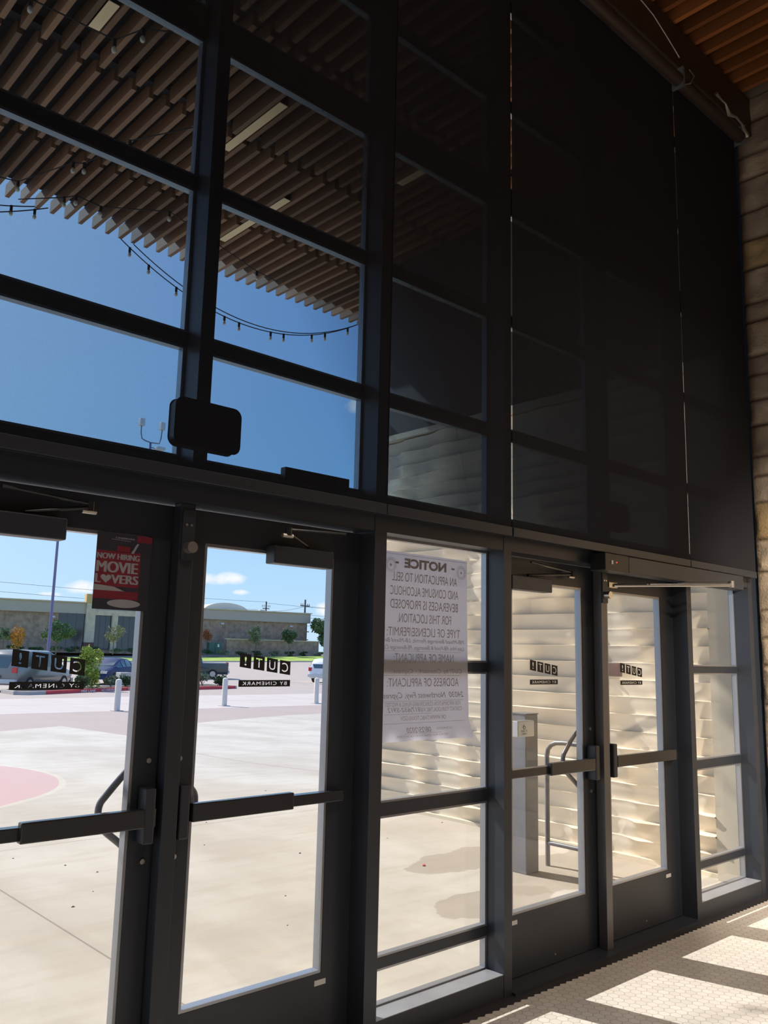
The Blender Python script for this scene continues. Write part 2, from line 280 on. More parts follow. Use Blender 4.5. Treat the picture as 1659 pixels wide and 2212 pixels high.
# ------------------------------------------------------------------ helpers
class MB:
    def __init__(s): s.v = []; s.f = []; s.c = []; s.smooth = False
    def quad(s, pts, col=None):
        n = len(s.v); s.v += [tuple(p) for p in pts]; s.f.append(tuple(range(n, n+len(pts))));
        if col: s.c += [col]*len(pts)
        return s
    def box(s, x0, x1, y0, y1, z0, z1, col=None):
        n = len(s.v); s.v += [(x, y, z) for x in (x0, x1) for y in (y0, y1) for z in (z0, z1)]
        s.f += [tuple(n+i for i in f) for f in ((0, 1, 3, 2), (4, 6, 7, 5), (0, 4, 5, 1), (2, 3, 7, 6), (0, 2, 6, 4), (1, 5, 7, 3))]
        if col: s.c += [col]*8
        return s
    def obox(s, c, ax, ay, hx, hy, z0, z1):          # box with plan axes ax, ay
        n = len(s.v); c = Vector((c[0], c[1])); ax = Vector(ax); ay = Vector(ay)
        for a in (-1, 1):
            for b in (-1, 1):
                q = c+ax*hx*a+ay*hy*b
                s.v += [(q.x, q.y, z0), (q.x, q.y, z1)]
        s.f += [tuple(n+i for i in f) for f in ((0, 1, 3, 2), (4, 6, 7, 5), (0, 4, 5, 1), (2, 3, 7, 6), (0, 2, 6, 4), (1, 5, 7, 3))]; return s
    def tube(s, pts, r, seg=10, rad=None, cap=True):
        pts = [Vector(p) for p in pts]; n0 = len(s.v); s.smooth = True
        ref = None
        for i, p in enumerate(pts):
            d = (pts[min(i+1, len(pts)-1)]-pts[max(i-1, 0)]).normalized()
            if ref is None: ref = d.orthogonal().normalized()
            ref = (ref-d*ref.dot(d)).normalized(); b = d.cross(ref); rr = rad[i] if rad else r
            for k in range(seg):
                a = 2*PI*k/seg; s.v.append(tuple(p+ref*math.cos(a)*rr+b*math.sin(a)*rr))
        for i in range(len(pts)-1):
            for k in range(seg):
                k2 = (k+1) % seg; a = n0+i*seg
                s.f.append((a+k, a+k2, a+seg+k2, a+seg+k))
        if cap:
            s.f.append(tuple(n0+k for k in range(seg))[::-1]); s.f.append(tuple(n0+(len(pts)-1)*seg+k for k in range(seg)))
        return s
    def mesh(s, name):
        me = bpy.data.meshes.new(name); me.from_pydata(s.v, [], s.f); me.update()
        if s.c and len(s.c) == len(s.v):
            a = me.color_attributes.new('col', 'FLOAT_COLOR', 'POINT')
            a.data.foreach_set('color', np.array([(*c, 1) for c in s.c], 'f').ravel())
        return me
def finish(me, smooth, fixn=True, bevel=0):
    if fixn:
        bm = bmesh.new(); bm.from_mesh(me)
        if bevel:
            bmesh.ops.remove_doubles(bm, verts=bm.verts, dist=1e-5)
            bmesh.ops.bevel(bm, geom=[e for e in bm.edges if e.calc_face_angle(0) > .6], offset=bevel, segments=2, affect='EDGES', profile=.5)
        bmesh.ops.recalc_face_normals(bm, faces=bm.faces); bm.to_mesh(me); bm.free()
    if smooth:
        me.polygons.foreach_set('use_smooth', [True]*len(me.polygons))
        try: me.set_sharp_from_angle(angle=math.radians(40))
        except Exception: pass
def obj(name, mb, mat, parent=None, bevel=0, fixn=True, smooth=None):
    me = mb.mesh(name) if isinstance(mb, MB) else mb
    if isinstance(mb, MB): finish(me, mb.smooth if smooth is None else smooth, fixn, bevel)
    if parent is not None:
        root = parent
        off = Vector((0, 0, 0))
        q = parent
        while q is not None: off += q.location; q = q.parent
        me.transform(Matrix.Translation(-off))
    me.materials.clear(); me.materials.append(M[mat] if isinstance(mat, str) else mat)
    o = bpy.data.objects.new(name, me); C.objects.link(o)
    if parent is not None: o.parent = parent
    return o
def tag(o, label=None, cat=None, group=None, kind=None):
    if label: o['label'] = label
    if cat: o['category'] = cat
    if group: o['group'] = group
    if kind: o['kind'] = kind
    return o
def thing(name, loc, label, cat, group=None):
    o = bpy.data.objects.new(name, None); C.objects.link(o); o.location = loc; o.empty_display_size = .1
    return tag(o, label, cat, group)
def struct(name, mb, mat, parent=None, label=None, cat=None, **k):
    o = obj(name, mb, mat, parent, **k)
    if parent is None: tag(o, label, cat, kind='structure')
    return o
def dup(root, loc, label=None, rz=None):
    r = root.copy(); C.objects.link(r); r.location = loc
    if rz is not None: r.rotation_euler = (0, 0, rz)
    if label: r['label'] = label
    for ch in root.children:
        c = ch.copy(); C.objects.link(c); c.parent = r
        for g in ch.children:
            d = g.copy(); C.objects.link(d); d.parent = c
    return r
def text_mesh(txt, width=None, height=None, bold=0, align='CENTER', mirror=False, shear=0, spacing=1):
    """flat text mesh in local x,z ; centred ; fits width x height (cap height)"""
    cu = bpy.data.curves.new('t', 'FONT'); cu.body = txt; cu.size = 1; cu.offset = bold; cu.shear = shear; cu.space_character = spacing; cu.resolution_u = 4
    o = bpy.data.objects.new('t', cu); C.objects.link(o); dg = bpy.context.evaluated_depsgraph_get(); dg.update()
    me = bpy.data.meshes.new_from_object(o.evaluated_get(dg)); C.objects.unlink(o); bpy.data.objects.remove(o)
    v = np.array([x.co[:] for x in me.vertices]);
    lo, hi = v.min(0), v.max(0); c = (lo+hi)/2; sx = (width/(hi[0]-lo[0])) if width else None; sy = (height/(hi[1]-lo[1])) if height else None
    sx = sx or sy; sy = sy or sx
    for x in me.vertices:
        a, b = (x.co.x-c[0])*sx, (x.co.y-c[1])*sy
        if mirror: a = -a
        x.co = (a, 0, b)
    me.update(); return me
def merge(meshes):
    mb = MB()
    for me, off in meshes:
        n = len(mb.v); mb.v += [(v.co.x+off[0], v.co.y+off[1], v.co.z+off[2]) for v in me.vertices]; mb.f += [tuple(n+i for i in p.vertices) for p in me.polygons]
    return mb
rnd = random.Random(7)

# ================================================================== THE ROOM
fl = MB(); fl.quad([(-7, -9, 0), (6.6, -9, 0), (6.6, .15, 0), (-7, .15, 0)]); fl.quad([(-7, -9, -.1), (-7, .15, -.1), (6.6, .15, -.1), (6.6, -9, -.1)])
struct('floor', fl, 'floor', label='white hexagon mosaic floor with a dark strip along the doors', cat='floor', fixn=False)
struct('wall_back', MB().box(-7.2, 6.6, -9.2, -9, -.1, 6.6), 'dark', label='dark back wall of the lobby', cat='wall')
struct('wall_left', MB().box(-7.2, -7, -9, .15, -.1, 6.6), 'dark', label='dark left wall of the lobby', cat='wall')
# ceiling void + slats
ce = struct('ceiling', MB().box(-7, 6.6, -9, .15, 6.42, 6.6), 'void', label='dark void above the wooden slat ceiling', cat='ceiling')
def woodcol(r):
    k = r.random(); b = .55+.75*r.random()
    return (.30*b+.04*k, .145*b+.02*k, .075*b)
PITCH = .1525; X0 = 2.513
sl = MB(); r_ = random.Random(3)
for i in range(-40, 25):
    x = X0+PITCH*i
    if x > 6.25 or x < -3.5: continue
    y = -.015
    for yb in (-1.25, -2.55, -3.85, -5.1, -6.4):
        cc = woodcol(r_); sl.box(x-.019, x+.019, yb+.01, y, 6.07, 6.20, (cc[0]*1.45, cc[1]*1.1, cc[2]*.8)); y = yb-.01
obj('slat_panel', sl, 'wood', ce)
bt = MB()
for y in (-1.25, -2.55, -3.85, -5.1): bt.box(-3.6, 6.25, y-.03, y+.03, 6.20, 6.26)
obj('batten', bt, 'void', ce)
# stone wall on the right (split-face limestone in courses)
def stone_wall():
    r = random.Random(11); zs = [0]
    while zs[-1] < 6.0: zs.append(zs[-1]+r.choice((.15, .20, .20, .24, .28)))
    zs[-1] = 6.06
    courses = []
    for k in range(len(zs)-1):
        ys = [-.35-r.random()*.7]; 
        while ys[-1] > -5: ys.append(ys[-1]-r.uniform(.7, 1.5))
        blocks = []; y0 = .0
        for y in ys:
            t = r.random(); g = r.random()
            c = (.45, .365, .27) if g < .75 else ((.47, .34, .18) if g < .85 else (.50, .41, .31))
            c = tuple(q*(.9+.2*t) for q in c); blocks.append((y0, y, r.uniform(-.004, .012), c)); y0 = y
        courses.append((zs[k], zs[k+1], blocks))
    from mathutils import noise
    mb = MB(); mb.smooth = False
    for (za, zb, blocks) in courses:
        for (ya, yb, o, c) in blocks:
            yb = max(yb, -5.0)
            if ya <= -5: break
            fine = ya > -2.0; st = .022 if fine else .08
            ny = max(2, int((ya-yb)/st)); nz_ = max(3, int((zb-za)/(.022 if fine else .06))); n0 = len(mb.v)
            for i in range(ny+1):
                for j in range(nz_+1):
                    y = ya+(yb-ya)*i/ny; z = za+(zb-za)*j/nz_
                    e = min(min(i, ny-i)/1.5, min(j, nz_-j)/1.2, 1)
                    d = .024*noise.noise(Vector((y*7, z*9, o*900)))+.010*noise.noise(Vector((y*23, z*30, 5)))+.005*noise.noise(Vector((y*60, z*70, 1)))
                    mb.v.append((6.292-(.012+o+d)*max(.0, e)-.004*e, y, z)); kk = .9+.25*noise.noise(Vector((y*3, z*4, 9))); mb.c.append(tuple(q*kk for q in c) if e > 0 else (.16, .12, .085))
            for i in range(ny):
                for j in range(nz_):
                    a = n0+i*(nz_+1)+j; mb.f.append((a, a+1, a+nz_+2, a+nz_+1))
    return mb
sw = struct('wall_right', stone_wall(), 'stone', label='tan split-face limestone wall at the right', cat='wall', fixn=False, smooth=True)
obj('backing', MB().box(6.295, 6.6, -9, 0.0, 0, 6.42), 'dark', sw)
# beam over the glazing
struct('trim_1', MB().box(-7, 6.28, -.13, .15, 5.72, 6.045), 'beam', label='brown beam above the roller shades', cat='beam')
# ================================================================== CURTAIN WALL
F = MB()
XM = dict(m1=(.62, .69), m2=(2.467, 2.537), m3=(3.35, 3.409), m5=(5.208, 5.268), m6=(6.111, 6.17))
for a, b in XM.values(): F.box(a, b, 0, .15, 0, 6.0)
F.box(6.17, 6.6, .03, .15, 0, 6.3)
for a, b in ((1.55, 1.609), (4.272, 4.332)): F.box(a, b, 0, .15, 2.262, 6.0)
F.box(-7, 6.168, .002, .148, 2.112, 2.262)                              # header
for xa, xb in ((2.537, 3.35), (5.268, 6.111), (-.2, .62)): F.box(xa, xb, .002, .148, 0, .10)    # low sills
for a, b in ((-.27, -.2), (-2.1, -2.03), (-4, -3.93), (-6, -5.93)): F.box(a, b, 0, .15, 0, 6.0)
F.box(-7, 6.6, .02, .147, 5.99, 6.6)  # band added above the glazing to block sky light leaking in
wf = struct('wall_front', F, 'frame', label='dark aluminium curtain wall framing of the entrance', cat='frame')
tr = struct('trim_2', MB().box(.69, 2.467, -.02, .17, 0, .014).box(3.409, 5.208, -.02, .17, 0, .014), 'frame', label='metal thresholds under the doors', cat='threshold')
tr = struct('trim_3', MB().box(-7, 6.17, -.012, 0, 2.185, 2.197), 'frame', label='slim ledge along the header', cat='trim')
sp_ = struct('trim_4', MB().box(2.539, 3.348, .003, .107, .1002, .1035).box(5.270, 6.109, .003, .107, .1002, .1035), 'sill', label='dusty sill plates with a pale sheen in their colour under the two sidelights', cat='sill')
# sidelights
def window(n, xa, xb, bars, z0, z1, label):
    fr = MB()
    for (a, b) in bars: fr.box(xa, xb, .105, .149, a, b)
    o = struct('window_%d' % n, fr, 'frame', label=label, cat='window')
    bd = MB()
    edges = [z0]+[q for b in bars for q in b]+[z1]
    lv = [(edges[i], edges[i+1]) for i in range(0, len(edges), 2) if edges[i+1]-edges[i] > .05]
    for (a, b) in lv:
        bd.box(xa, xa+.012, .108, .142, a, b); bd.box(xb-.012, xb, .108, .142, a, b)
        bd.box(xa+.012, xb-.012, .108, .142, a, a+.010); bd.box(xa+.012, xb-.012, .108, .142, b-.010, b)
        obj('pane', MB().box(xa+.006, xb-.006, .122, .128, a+.004, b-.004), 'glass', o)
    obj('glazing_bead', bd, 'shine', o)
    return o
low = [(.252, .295), (.875, .93), (1.50, 1.545)]
window(1, 2.537, 3.35, low, .10, 2.112, 'narrow sidelight window holding the paper notice')
window(2, 5.268, 6.111, low, .10, 2.112, 'narrow sidelight window beside the stone wall')
upb = [(2.74, 2.795), (3.40, 3.455), (4.07, 4.225), (4.72, 4.78), (5.38, 5.45)]
bays = [(.69, 1.55), (1.609, 2.467), (2.537, 3.35), (3.409, 4.272), (4.332, 5.208), (5.268, 6.111)]
nm = ['upper window above the poster door', 'upper window above the second door', 'upper window above the paper notice', 'upper window above the third door', 'upper window above the fourth door', 'upper window beside the stone wall']
for i, (a, b) in enumerate(bays):
    window(3+i, a, b, [(2.262, 2.298)]+upb, 2.262, 5.72, nm[i])
# extra glazing out of frame to the left, so that light still enters through glass
o = struct('window_9', MB().box(-7, .62, .122, .128, 2.3, 5.72).box(-.2, .62, .122, .128, .1, 2.11).box(-7, -.27, .122, .128, 0, 2.11), 'glass', label='glazing further left of the doors', cat='window')

# ---- doors
def cut_decal(cx, cz, parent):
    """black squares with the letters cut out, mirrored from inside, stepping down to the right"""
    dg = bpy.context.evaluated_depsgraph_get()
    def cut(txt, w_, h_, tw, th, bold, sp=1.0):
        cu = bpy.data.curves.new('t', 'FONT'); cu.body = txt; cu.size = 1; cu.offset = bold; cu.space_character = sp; cu.resolution_u = 3
        o = bpy.data.objects.new('t', cu); C.objects.link(o); dg.update(); c2 = o.evaluated_get(dg).to_curve(dg)
        spl = []
        for s in c2.splines:
            if s.type == 'BEZIER':
                pts = []
                bp = s.bezier_points; n = len(bp)
                for i in range(n):
                    a, b = bp[i], bp[(i+1) % n]
                    for k in range(4):
                        u = k/4; q = a.co*(1-u)**3+a.handle_right*3*u*(1-u)**2+b.handle_left*3*u*u*(1-u)+b.co*u**3; pts.append((q.x, q.y))
                spl.append(pts)
            else: spl.append([(p.co.x, p.co.y) for p in s.points])
        o.to_curve_clear() if hasattr(o, 'to_curve_clear') else None
        C.objects.unlink(o); bpy.data.objects.remove(o)
        al = np.array([p for s in spl for p in s]); lo, hi = al.min(0), al.max(0); c = (lo+hi)/2
        k = (tw/(hi[0]-lo[0]), th/(hi[1]-lo[1]))
        nc = bpy.data.curves.new('d', 'CURVE'); nc.dimensions = '2D'; nc.fill_mode = 'BOTH'
        def add(pts):
            s = nc.splines.new('POLY'); s.points.add(len(pts)-1); s.use_cyclic_u = True
            for i, p in enumerate(pts): s.points[i].co = (p[0], p[1], 0, 1)
        add([(-w_/2, -h_/2), (w_/2, -h_/2), (w_/2, h_/2), (-w_/2, h_/2)])
        for s in spl: add([((p[0]-c[0])*k[0], (p[1]-c[1])*k[1]) for p in s])
        o = bpy.data.objects.new('d', nc); C.objects.link(o); d2 = bpy.context.evaluated_depsgraph_get(); d2.update()
        me = bpy.data.meshes.new_from_object(o.evaluated_get(d2)); C.objects.unlink(o); bpy.data.objects.remove(o)
        for v in me.vertices: v.co = (-v.co.x, 0, v.co.y)
        return me
    parts = []
    for i, ch in enumerate('!TUC'):
        me = cut(ch, .0535, .0545, .0095 if ch == '!' else .030, .036, .035)
        for v in me.vertices: v.co.z += -.131*v.co.x
        parts.append((me, (cx-.0965+.0643*i, .1185, cz-.0083*i)))
    me = cut('BY CINEMARK', .249, .026, .215, .0135, .012, 1.2); parts.append((me, (cx, .1185, cz-.088)))
    o = obj('lettering_decal', merge(parts), 'decal', parent, fixn=False); o['label'] = 'black vinyl squares with mirrored cut-out lettering'
    return o
def door(n, x0, x1, g0, g1, hinge, label, decal_c, decal_z, bar, thin, pull):
    zt, zb = 1.981, .307
    f = MB(); y0, y1 = .10, .145
    f.box(x0, g0, y0, y1, .018, 2.105); f.box(g1, x1, y0, y1, .018, 2.105); f.box(g0, g1, y0, y1, zt, 2.105); f.box(g0, g1, y0, y1, .018, zb)
    o = struct('door_%d' % n, f, 'frame', label=label, cat='door')
    b = MB(); b.box(g0, g0+.012, .103, .142, zb, zt); b.box(g1-.012, g1, .103, .142, zb, zt); b.box(g0+.012, g1-.012, .103, .142, zb, zb+.012); b.box(g0+.012, g1-.012, .103, .142, zt-.012, zt)
    obj('glazing_bead', b, 'shine', o)
    obj('pane', MB().box(g0+.006, g1-.006, .120, .126, zb+.004, zt-.004), 'glass', o)
    cut_decal(decal_c, decal_z, o)
    # panic bar
    ba = MB(); ba.box(thin[0], thin[1], .058, .100, .972, 1.014)
    pb = obj('push_bar', ba, 'barmetal', o, bevel=.003)
    pad = MB(); pad.box(bar[0], bar[1], .040, .072, .966, 1.030); obj('bar_pad', pad, 'barmetal', pb, bevel=.004)
    cx = bar[2]; cs = MB(); cs.box(cx-.020, cx+.020, .037, .10, .912, 1.098); obj('latch_case', cs, 'frame', pb, bevel=.006)
    # pull handle outside
    ax = pull[0]; sg = pull[1]
    raw = [(ax, .145, 1.185), (ax+sg*.006, .168, 1.178), (ax+sg*.045, .182, 1.135), (ax+sg*.104, .190, 1.065), (ax+sg*.126, .192, 1.035), (ax+sg*.130, .193, 1.00), (ax+sg*.127, .192, .975), (ax+sg*.104, .190, .945), (ax+sg*.045, .182, .895), (ax+sg*.006, .168, .856), (ax, .145, .845)]
    pts = []
    for i in range(len(raw)-1):
        p0, p1, p2, p3 = [Vector(raw[max(0, min(len(raw)-1, i+k))]) for k in (-1, 0, 1, 2)]
        for k in range(4):
            t = k/4; pts.append(.5*((2*p1)+(p2-p0)*t+(2*p0-5*p1+4*p2-p3)*t*t+(3*p1-p0-3*p2+p3)*t**3))
    pts.append(Vector(raw[-1]))
    ph = obj('pull_handle', MB().tube(pts, .0125, 12), 'handle', o)
    for z in (1.185, .845): obj('through_bolt', MB().tube([(ax, .094, z), (ax, .101, z)], .009, 12), 'silver', ph)
    # small white sticker low on the door
    sx = g1-.036 if n != 3 else g0+.006
    sx = {1: 1.41, 2: 2.289, 3: 3.515, 4: 5.02}[n]
    lb = obj('door_sticker', MB().box(sx, sx+.057, .0975, .10, .264, .284), 'white', o); lb['label'] = 'small white sticker'
    obj('screw', MB().tube([((x0+x1)/2+.03, .098, .06), ((x0+x1)/2+.03, .101, .06)], .005, 8), 'silver', o)
    return o
def closer(o, xa, xb, elbow, shoe, pin):
    c = obj('door_closer', MB().box(xa, xb, .035, .10, 1.926, 2.0), 'frame', o, bevel=.005)
    a = MB(); a.tube([pin, elbow], .007, 8); a.tube([(elbow[0], elbow[1], elbow[2]+.012), (shoe[0], shoe[1], shoe[2]+.01)], .006, 8); a.tube([(elbow[0], elbow[1], elbow[2]-.012), (elbow[0], elbow[1], elbow[2]+.02)], .014, 10)
    obj('closer_arm', a, 'barmetal', c)
    obj('arm_tip', MB().tube([(elbow[0]-.03, elbow[1], elbow[2]-.014), (elbow[0]+.02, elbow[1], elbow[2]-.014)], .009, 8), 'silver', c)
d1 = door(1, .692, 1.5630, .805, 1.447, 'L', 'glass door at the left edge with the red and black poster', 1.129, 1.535, (1.055, 1.515, 1.49), (.80, 1.10), (1.503, -1))
closer(d1, .83, 1.117, (1.20, .055, 2.05), (.88, -.01, 2.06), (.98, .06, 2.01))
d2 = door(2, 1.567, 2.465, 1.682, 2.324, 'R', 'glass door just left of the sidelight with the notice', 2.0, 1.535+.003, (1.66, 2.11, 1.625), (2.10, 2.38), (1.626, 1))
closer(d2, 1.962, 2.268, (2.00, .0, 2.05), (2.29, -.01, 2.065), (2.15, .06, 2.01))
d3 = door(3, 3.411, 4.3005, 3.532, 4.174, 'L', 'glass door between the notice and the silver door operator arm', 3.835, 1.535, (3.79, 4.235, 4.215), (3.44, 3.80), (4.232, -1))
closer(d3, 3.46, 3.805, (4.02, .06, 2.045), (3.56, -.01, 2.06), (3.62, .06, 2.01))
d4 = door(4, 4.3045, 5.206, 4.431, 5.049, 'R', 'glass door under the long door operator', 4.715, 1.527, (4.42, 5.09, 4.395), (5.08, 5.14), (4.365, 1))
# centre mullions between the door pairs
for x, lab in ((1.565, 'removable mullion between the two left doors'), (4.3025, 'removable mullion below the left end of the door operator')):
    t = thing('center_mullion', (x, .06, 0), lab, 'mullion', None)
    obj('mullion_tube', MB().box(x-.030, x+.030, .035, .088, .014, 2.112), 'handle' if x > 4 else 'frame', t, bevel=.002)
    k = obj('mounting_plate', MB().box(x-.026, x+.026, .024, .035, 1.90, 2.085), 'frame', t)
    k = MB().tube([(x, .035, 1.945), (x, -.012, 1.945)], .021, 20); obj('key_cylinder', k, 'silver', t)
    obj('screw', MB().tube([(x-.01, .022, 2.03), (x-.01, .026, 2.03)], .005, 8), 'silver', t); obj('screw', MB().tube([(x+.01, .022, 2.03), (x+.01, .026, 2.03)], .005, 8), 'silver', t)
# ---- automatic operator
t = thing('door_operator', (4.95, -.05, 2.07), 'long dark door operator box with red indicator under the shade', 'door operator')
obj('housing', MB().box(4.36, 5.83, -.10, 0, 2.072, 2.168), 'frame', t, bevel=.004)
ec = obj('end_cap', MB().box(4.115, 4.36, -.10, 0, 2.070, 2.170), 'blackbox', t, bevel=.004)
obj('rocker_switch', MB().box(4.175, 4.19, -.104, -.098, 2.108, 2.13), 'white', ec)
obj('indicator_light', MB().tube([(4.232, -.1015, 2.122), (4.232, -.098, 2.122)], .0035, 10), 'red_led', ec)
ar = MB(); ar.tube([(4.45, .06, 2.015), (5.10, -.35, 2.045)], .011, 10); ar.tube([(5.12, -.35, 2.058), (5.0, -.06, 2.062)], .009, 10); ar.tube([(5.11, -.35, 2.03), (5.11, -.35, 2.07)], .016, 12); ar.box(4.40, 4.49, .06, .10, 2.0, 2.03)
obj('swing_arm', ar, 'silver', t)
# ---- sensors behind the shades, box on the header
def rounded(x0, x1, y0, y1, z0, z1, r=.03, seg=6):
    mb = MB(); pts = []
    for cx, cz, a0 in ((x1-r, z1-r, 0), (x0+r, z1-r, 90), (x0+r, z0+r, 180), (x1-r, z0+r, 270)):
        for k in range(seg+1):
            a = math.radians(a0+90*k/seg); pts.append((cx+r*math.cos(a), cz+r*math.sin(a)))
    n = len(pts); mb.v = [(p[0], y0, p[1]) for p in pts]+[(p[0], y1, p[1]) for p in pts]
    mb.f = [tuple(range(n)), tuple(range(2*n-1, n-1, -1))]+[(i, (i+1) % n, n+(i+1) % n, n+i) for i in range(n)]; return mb
for (a, b, z0, z1, lab) in ((1.442, 1.716, 2.310, 2.482, 'black rounded sensor box over the two left doors'), (4.182, 4.458, 2.325, 2.486, 'black rounded sensor box behind the darkest shade')):
    t = thing('sensor_box', ((a+b)/2, 0, z0), lab, 'sensor', 'sensor boxes over the doors')
    obj('case', rounded(a, b, -.050, -.004, z0, z1), 'blackbox', t, bevel=.004); obj('mounting_bracket', MB().box((a+b)/2-.03, (a+b)/2+.03, -.004, .0, z0+.03, z1-.03), 'frame', t)
t = thing('control_box', (2.19, .08, 2.262), 'flat black box lying on the header left of the notice window', 'box')
obj('case', MB().box(2.018, 2.365, .065, .10, 2.262, 2.334), 'blackbox', t, bevel=.002)
for sx_ in (2.145, 2.285): obj('cover_seam', MB().box(sx_, sx_+.003, .0635, .066, 2.265, 2.333), 'frame', t)
# ---- roller shades
def shade(xa, xb, label):
    t = thing('roller_shade', ((xa+xb)/2, -.07, 2.19), label, 'roller shade', 'dark mesh roller shades')
    me = MB(); n = 14
    for i in range(n):
        z0, z1 = 2.20+(5.64-2.20)*i/n, 2.20+(5.64-2.20)*(i+1)/n
        me.quad([(xa, -.07, z0), (xb, -.07, z0), (xb, -.07, z1), (xa, -.07, z1)])
    f = obj('fabric', me, 'shade', t, fixn=False)
    obj('hem_bar', MB().box(xa, xb, -.077, -.063, 2.176, 2.222), 'frame', t, bevel=.002)
    obj('roller_tube', MB().tube([(xa+.005, -.115, 5.63), (xb-.005, -.115, 5.63)], .045, 20), 'redbrown', t)
    for x in (xa+.004, xb-.004): obj('end_bracket', MB().box(x-.002, x+.002, -.16, -.06, 5.57, 5.72), 'post', t)
    return t
shade(-.6, .60, 'dark mesh shade furthest left outside the view')
shade(.612, 2.464, 'dark mesh roller shade letting the blue sky through')
shade(2.468, 3.323, 'narrow dark roller shade over the notice window')
shade(3.334, 5.136, 'nearly black wide roller shade above the third and fourth doors')
shade(5.143, 6.098, 'black roller shade next to the stone wall')
# loose cable and foil at the top right
t = tag(obj('cable', MB().tube([(4.55, -.17, 5.90), (4.70, -.18, 5.86), (4.86, -.18, 5.80), (5.0, -.175, 5.755), (5.06, -.17, 5.74)], .0035, 8), 'plate'), 'thin pale cable sagging under the brown beam', 'cable')
lp = MB().tube([(5.20, -.17, 5.72), (5.23, -.19, 5.67), (5.19, -.18, 5.60), (5.13, -.13, 5.58)], .004, 8)
tag(obj('shade_hook', lp, 'post'), 'small curved grey hook at the gap between the last two shades', 'hook')
fo = MB(); r_ = random.Random(5); pp = [(5.62+.075*i+r_.uniform(-.01, .01), -.165+r_.uniform(-.015, .015), 5.74-.012*i+r_.uniform(-.02, .02)) for i in range(8)]
fo.tube(pp, .012, 6, rad=[.006+.012*r_.random() for _ in pp]); tag(obj('foil_strip', fo, 'foil'), 'crumpled silvery foil strip beside the stone wall top', 'foil')
# ---- added unseen downlights, warm fill for the lobby ceiling and stone wall
for i, (x, y, p) in enumerate(((4.6, -2.6, 160), (1.5, -3.4, 200), (4.8, -5.0, 200))):
    t = thing('added_fill_downlight', (x, y, 6.10), ['added unseen fill light nearest the stone wall', 'added unseen fill light over the middle of the lobby', 'added unseen fill light near the back wall'][i], 'light')
    cn = MB(); 
    for k in range(20):
        a, b = 2*PI*k/20, 2*PI*(k+1)/20; cn.quad([(x+.07*math.cos(a), y+.07*math.sin(a), 6.03), (x+.07*math.cos(b), y+.07*math.sin(b), 6.03), (x+.07*math.cos(b), y+.07*math.sin(b), 6.22), (x+.07*math.cos(a), y+.07*math.sin(a), 6.22)])
    obj('can', cn, 'blackbox', t, fixn=False)
    ld = bpy.data.lights.new('fill_lamp', 'SPOT'); ld.spot_size = 1.9; ld.spot_blend = .8; ld.energy = p; ld.color = (1, .86, .74); ld.shadow_soft_size = .05
    lo = bpy.data.objects.new('fill_lamp', ld); C.objects.link(lo); lo.parent = t; lo.location = (0, 0, -.10)

t = thing('added_fill_spotlight', (3.6, -3.4, 3.4), 'added unseen spotlight brightening the lower stone wall', 'light')  # added fill light out of view, brightens the stone wall
q0 = Vector((3.6, -3.4, 3.4)); dq = (Vector((6.28, -1.45, 1.5))-q0).normalized()
obj('fill_lamp_can', MB().tube([q0-dq*.16, q0+dq*.04], .055, 18), 'blackbox', t); obj('cord', MB().tube([(3.6, -3.4, 3.4), (3.6, -3.4, 6.07)], .006, 6), 'cable', t)
ld = bpy.data.lights.new('fill_lamp', 'SPOT'); ld.spot_size = 1.1; ld.spot_blend = 1; ld.energy = 1500; ld.color = (1, .86, .70); ld.shadow_soft_size = .05
lo = bpy.data.objects.new('fill_lamp', ld); C.objects.link(lo); lo.parent = t; lo.location = dq*.06; lo.rotation_euler = dq.to_track_quat('-Z', 'Y').to_euler()
# ---- poster on the first door
def place(me, x, y, z):
    me.transform(Matrix.Translation((x, y, z))); return me
t = thing('poster', (1.358, .097, 1.71), 'red and black now hiring poster taped at the top of the left door', 'poster')
px0, px1, pz0, pz1 = 1.250, 1.458, 1.708, 1.977
obj('sheet', MB().box(px0, px1, .0965, .0985, pz0, pz1), 'posterdark', t)
W_ = px1-px0; H_ = pz1-pz0
def rect(mb, a, b, c, d, y): mb.quad([(px0+a*W_, y, pz1-d*H_), (px0+b*W_, y, pz1-d*H_), (px0+b*W_, y, pz1-c*H_), (px0+a*W_, y, pz1-c*H_)])
rd = MB(); rect(rd, 0, .80, .235, .70, .0961); rect(rd, .72, 1, 0, .09, .0961); rect(rd, 0, .80, .755, .86, .0961); rect(rd, .36, .6, .16, .24, .0961)
obj('red_print', rd, 'posterred', t, fixn=False)
def heavy(txt, w_, h_, x, z, k):
    return [(text_mesh(txt, w_, h_), (x+dx*k, .0955-.0001*i, z)) for i, dx in enumerate((-1, -.33, .33, 1))]
tx = heavy('NOW HIRING', .76*W_, .075*H_, px0+.40*W_, pz1-.305*H_, .0013)+heavy('MOVIE', .73*W_, .145*H_, px0+.39*W_, pz1-.445*H_, .0026)+heavy('L', .08*W_, .115*H_, px0+.06*W_, pz1-.60*H_, .0024)+heavy('VERS', .48*W_, .115*H_, px0+.54*W_, pz1-.60*H_, .0024)
tx += [(text_mesh('CINEMARK', .36*W_, .022*H_, .02), (px0+.50*W_, .0955, pz1-.055*H_))]
hp = [(.016*math.sin(a)**3, .001*(13*math.cos(a)-5*math.cos(2*a)-2*math.cos(3*a)-math.cos(4*a))) for a in [2*PI*k/24 for k in range(24)]]
pm = merge(tx); pm.quad([(px0+.20*W_+h[0]*1.25, .0955, pz1-.595*H_+h[1]*1.05) for h in hp])
pm.quad([(px0+q[0]*W_, .0955, pz1-q[1]*H_) for q in ((.25, .075), (.60, .085), (.60, .09), (.25, .08))])
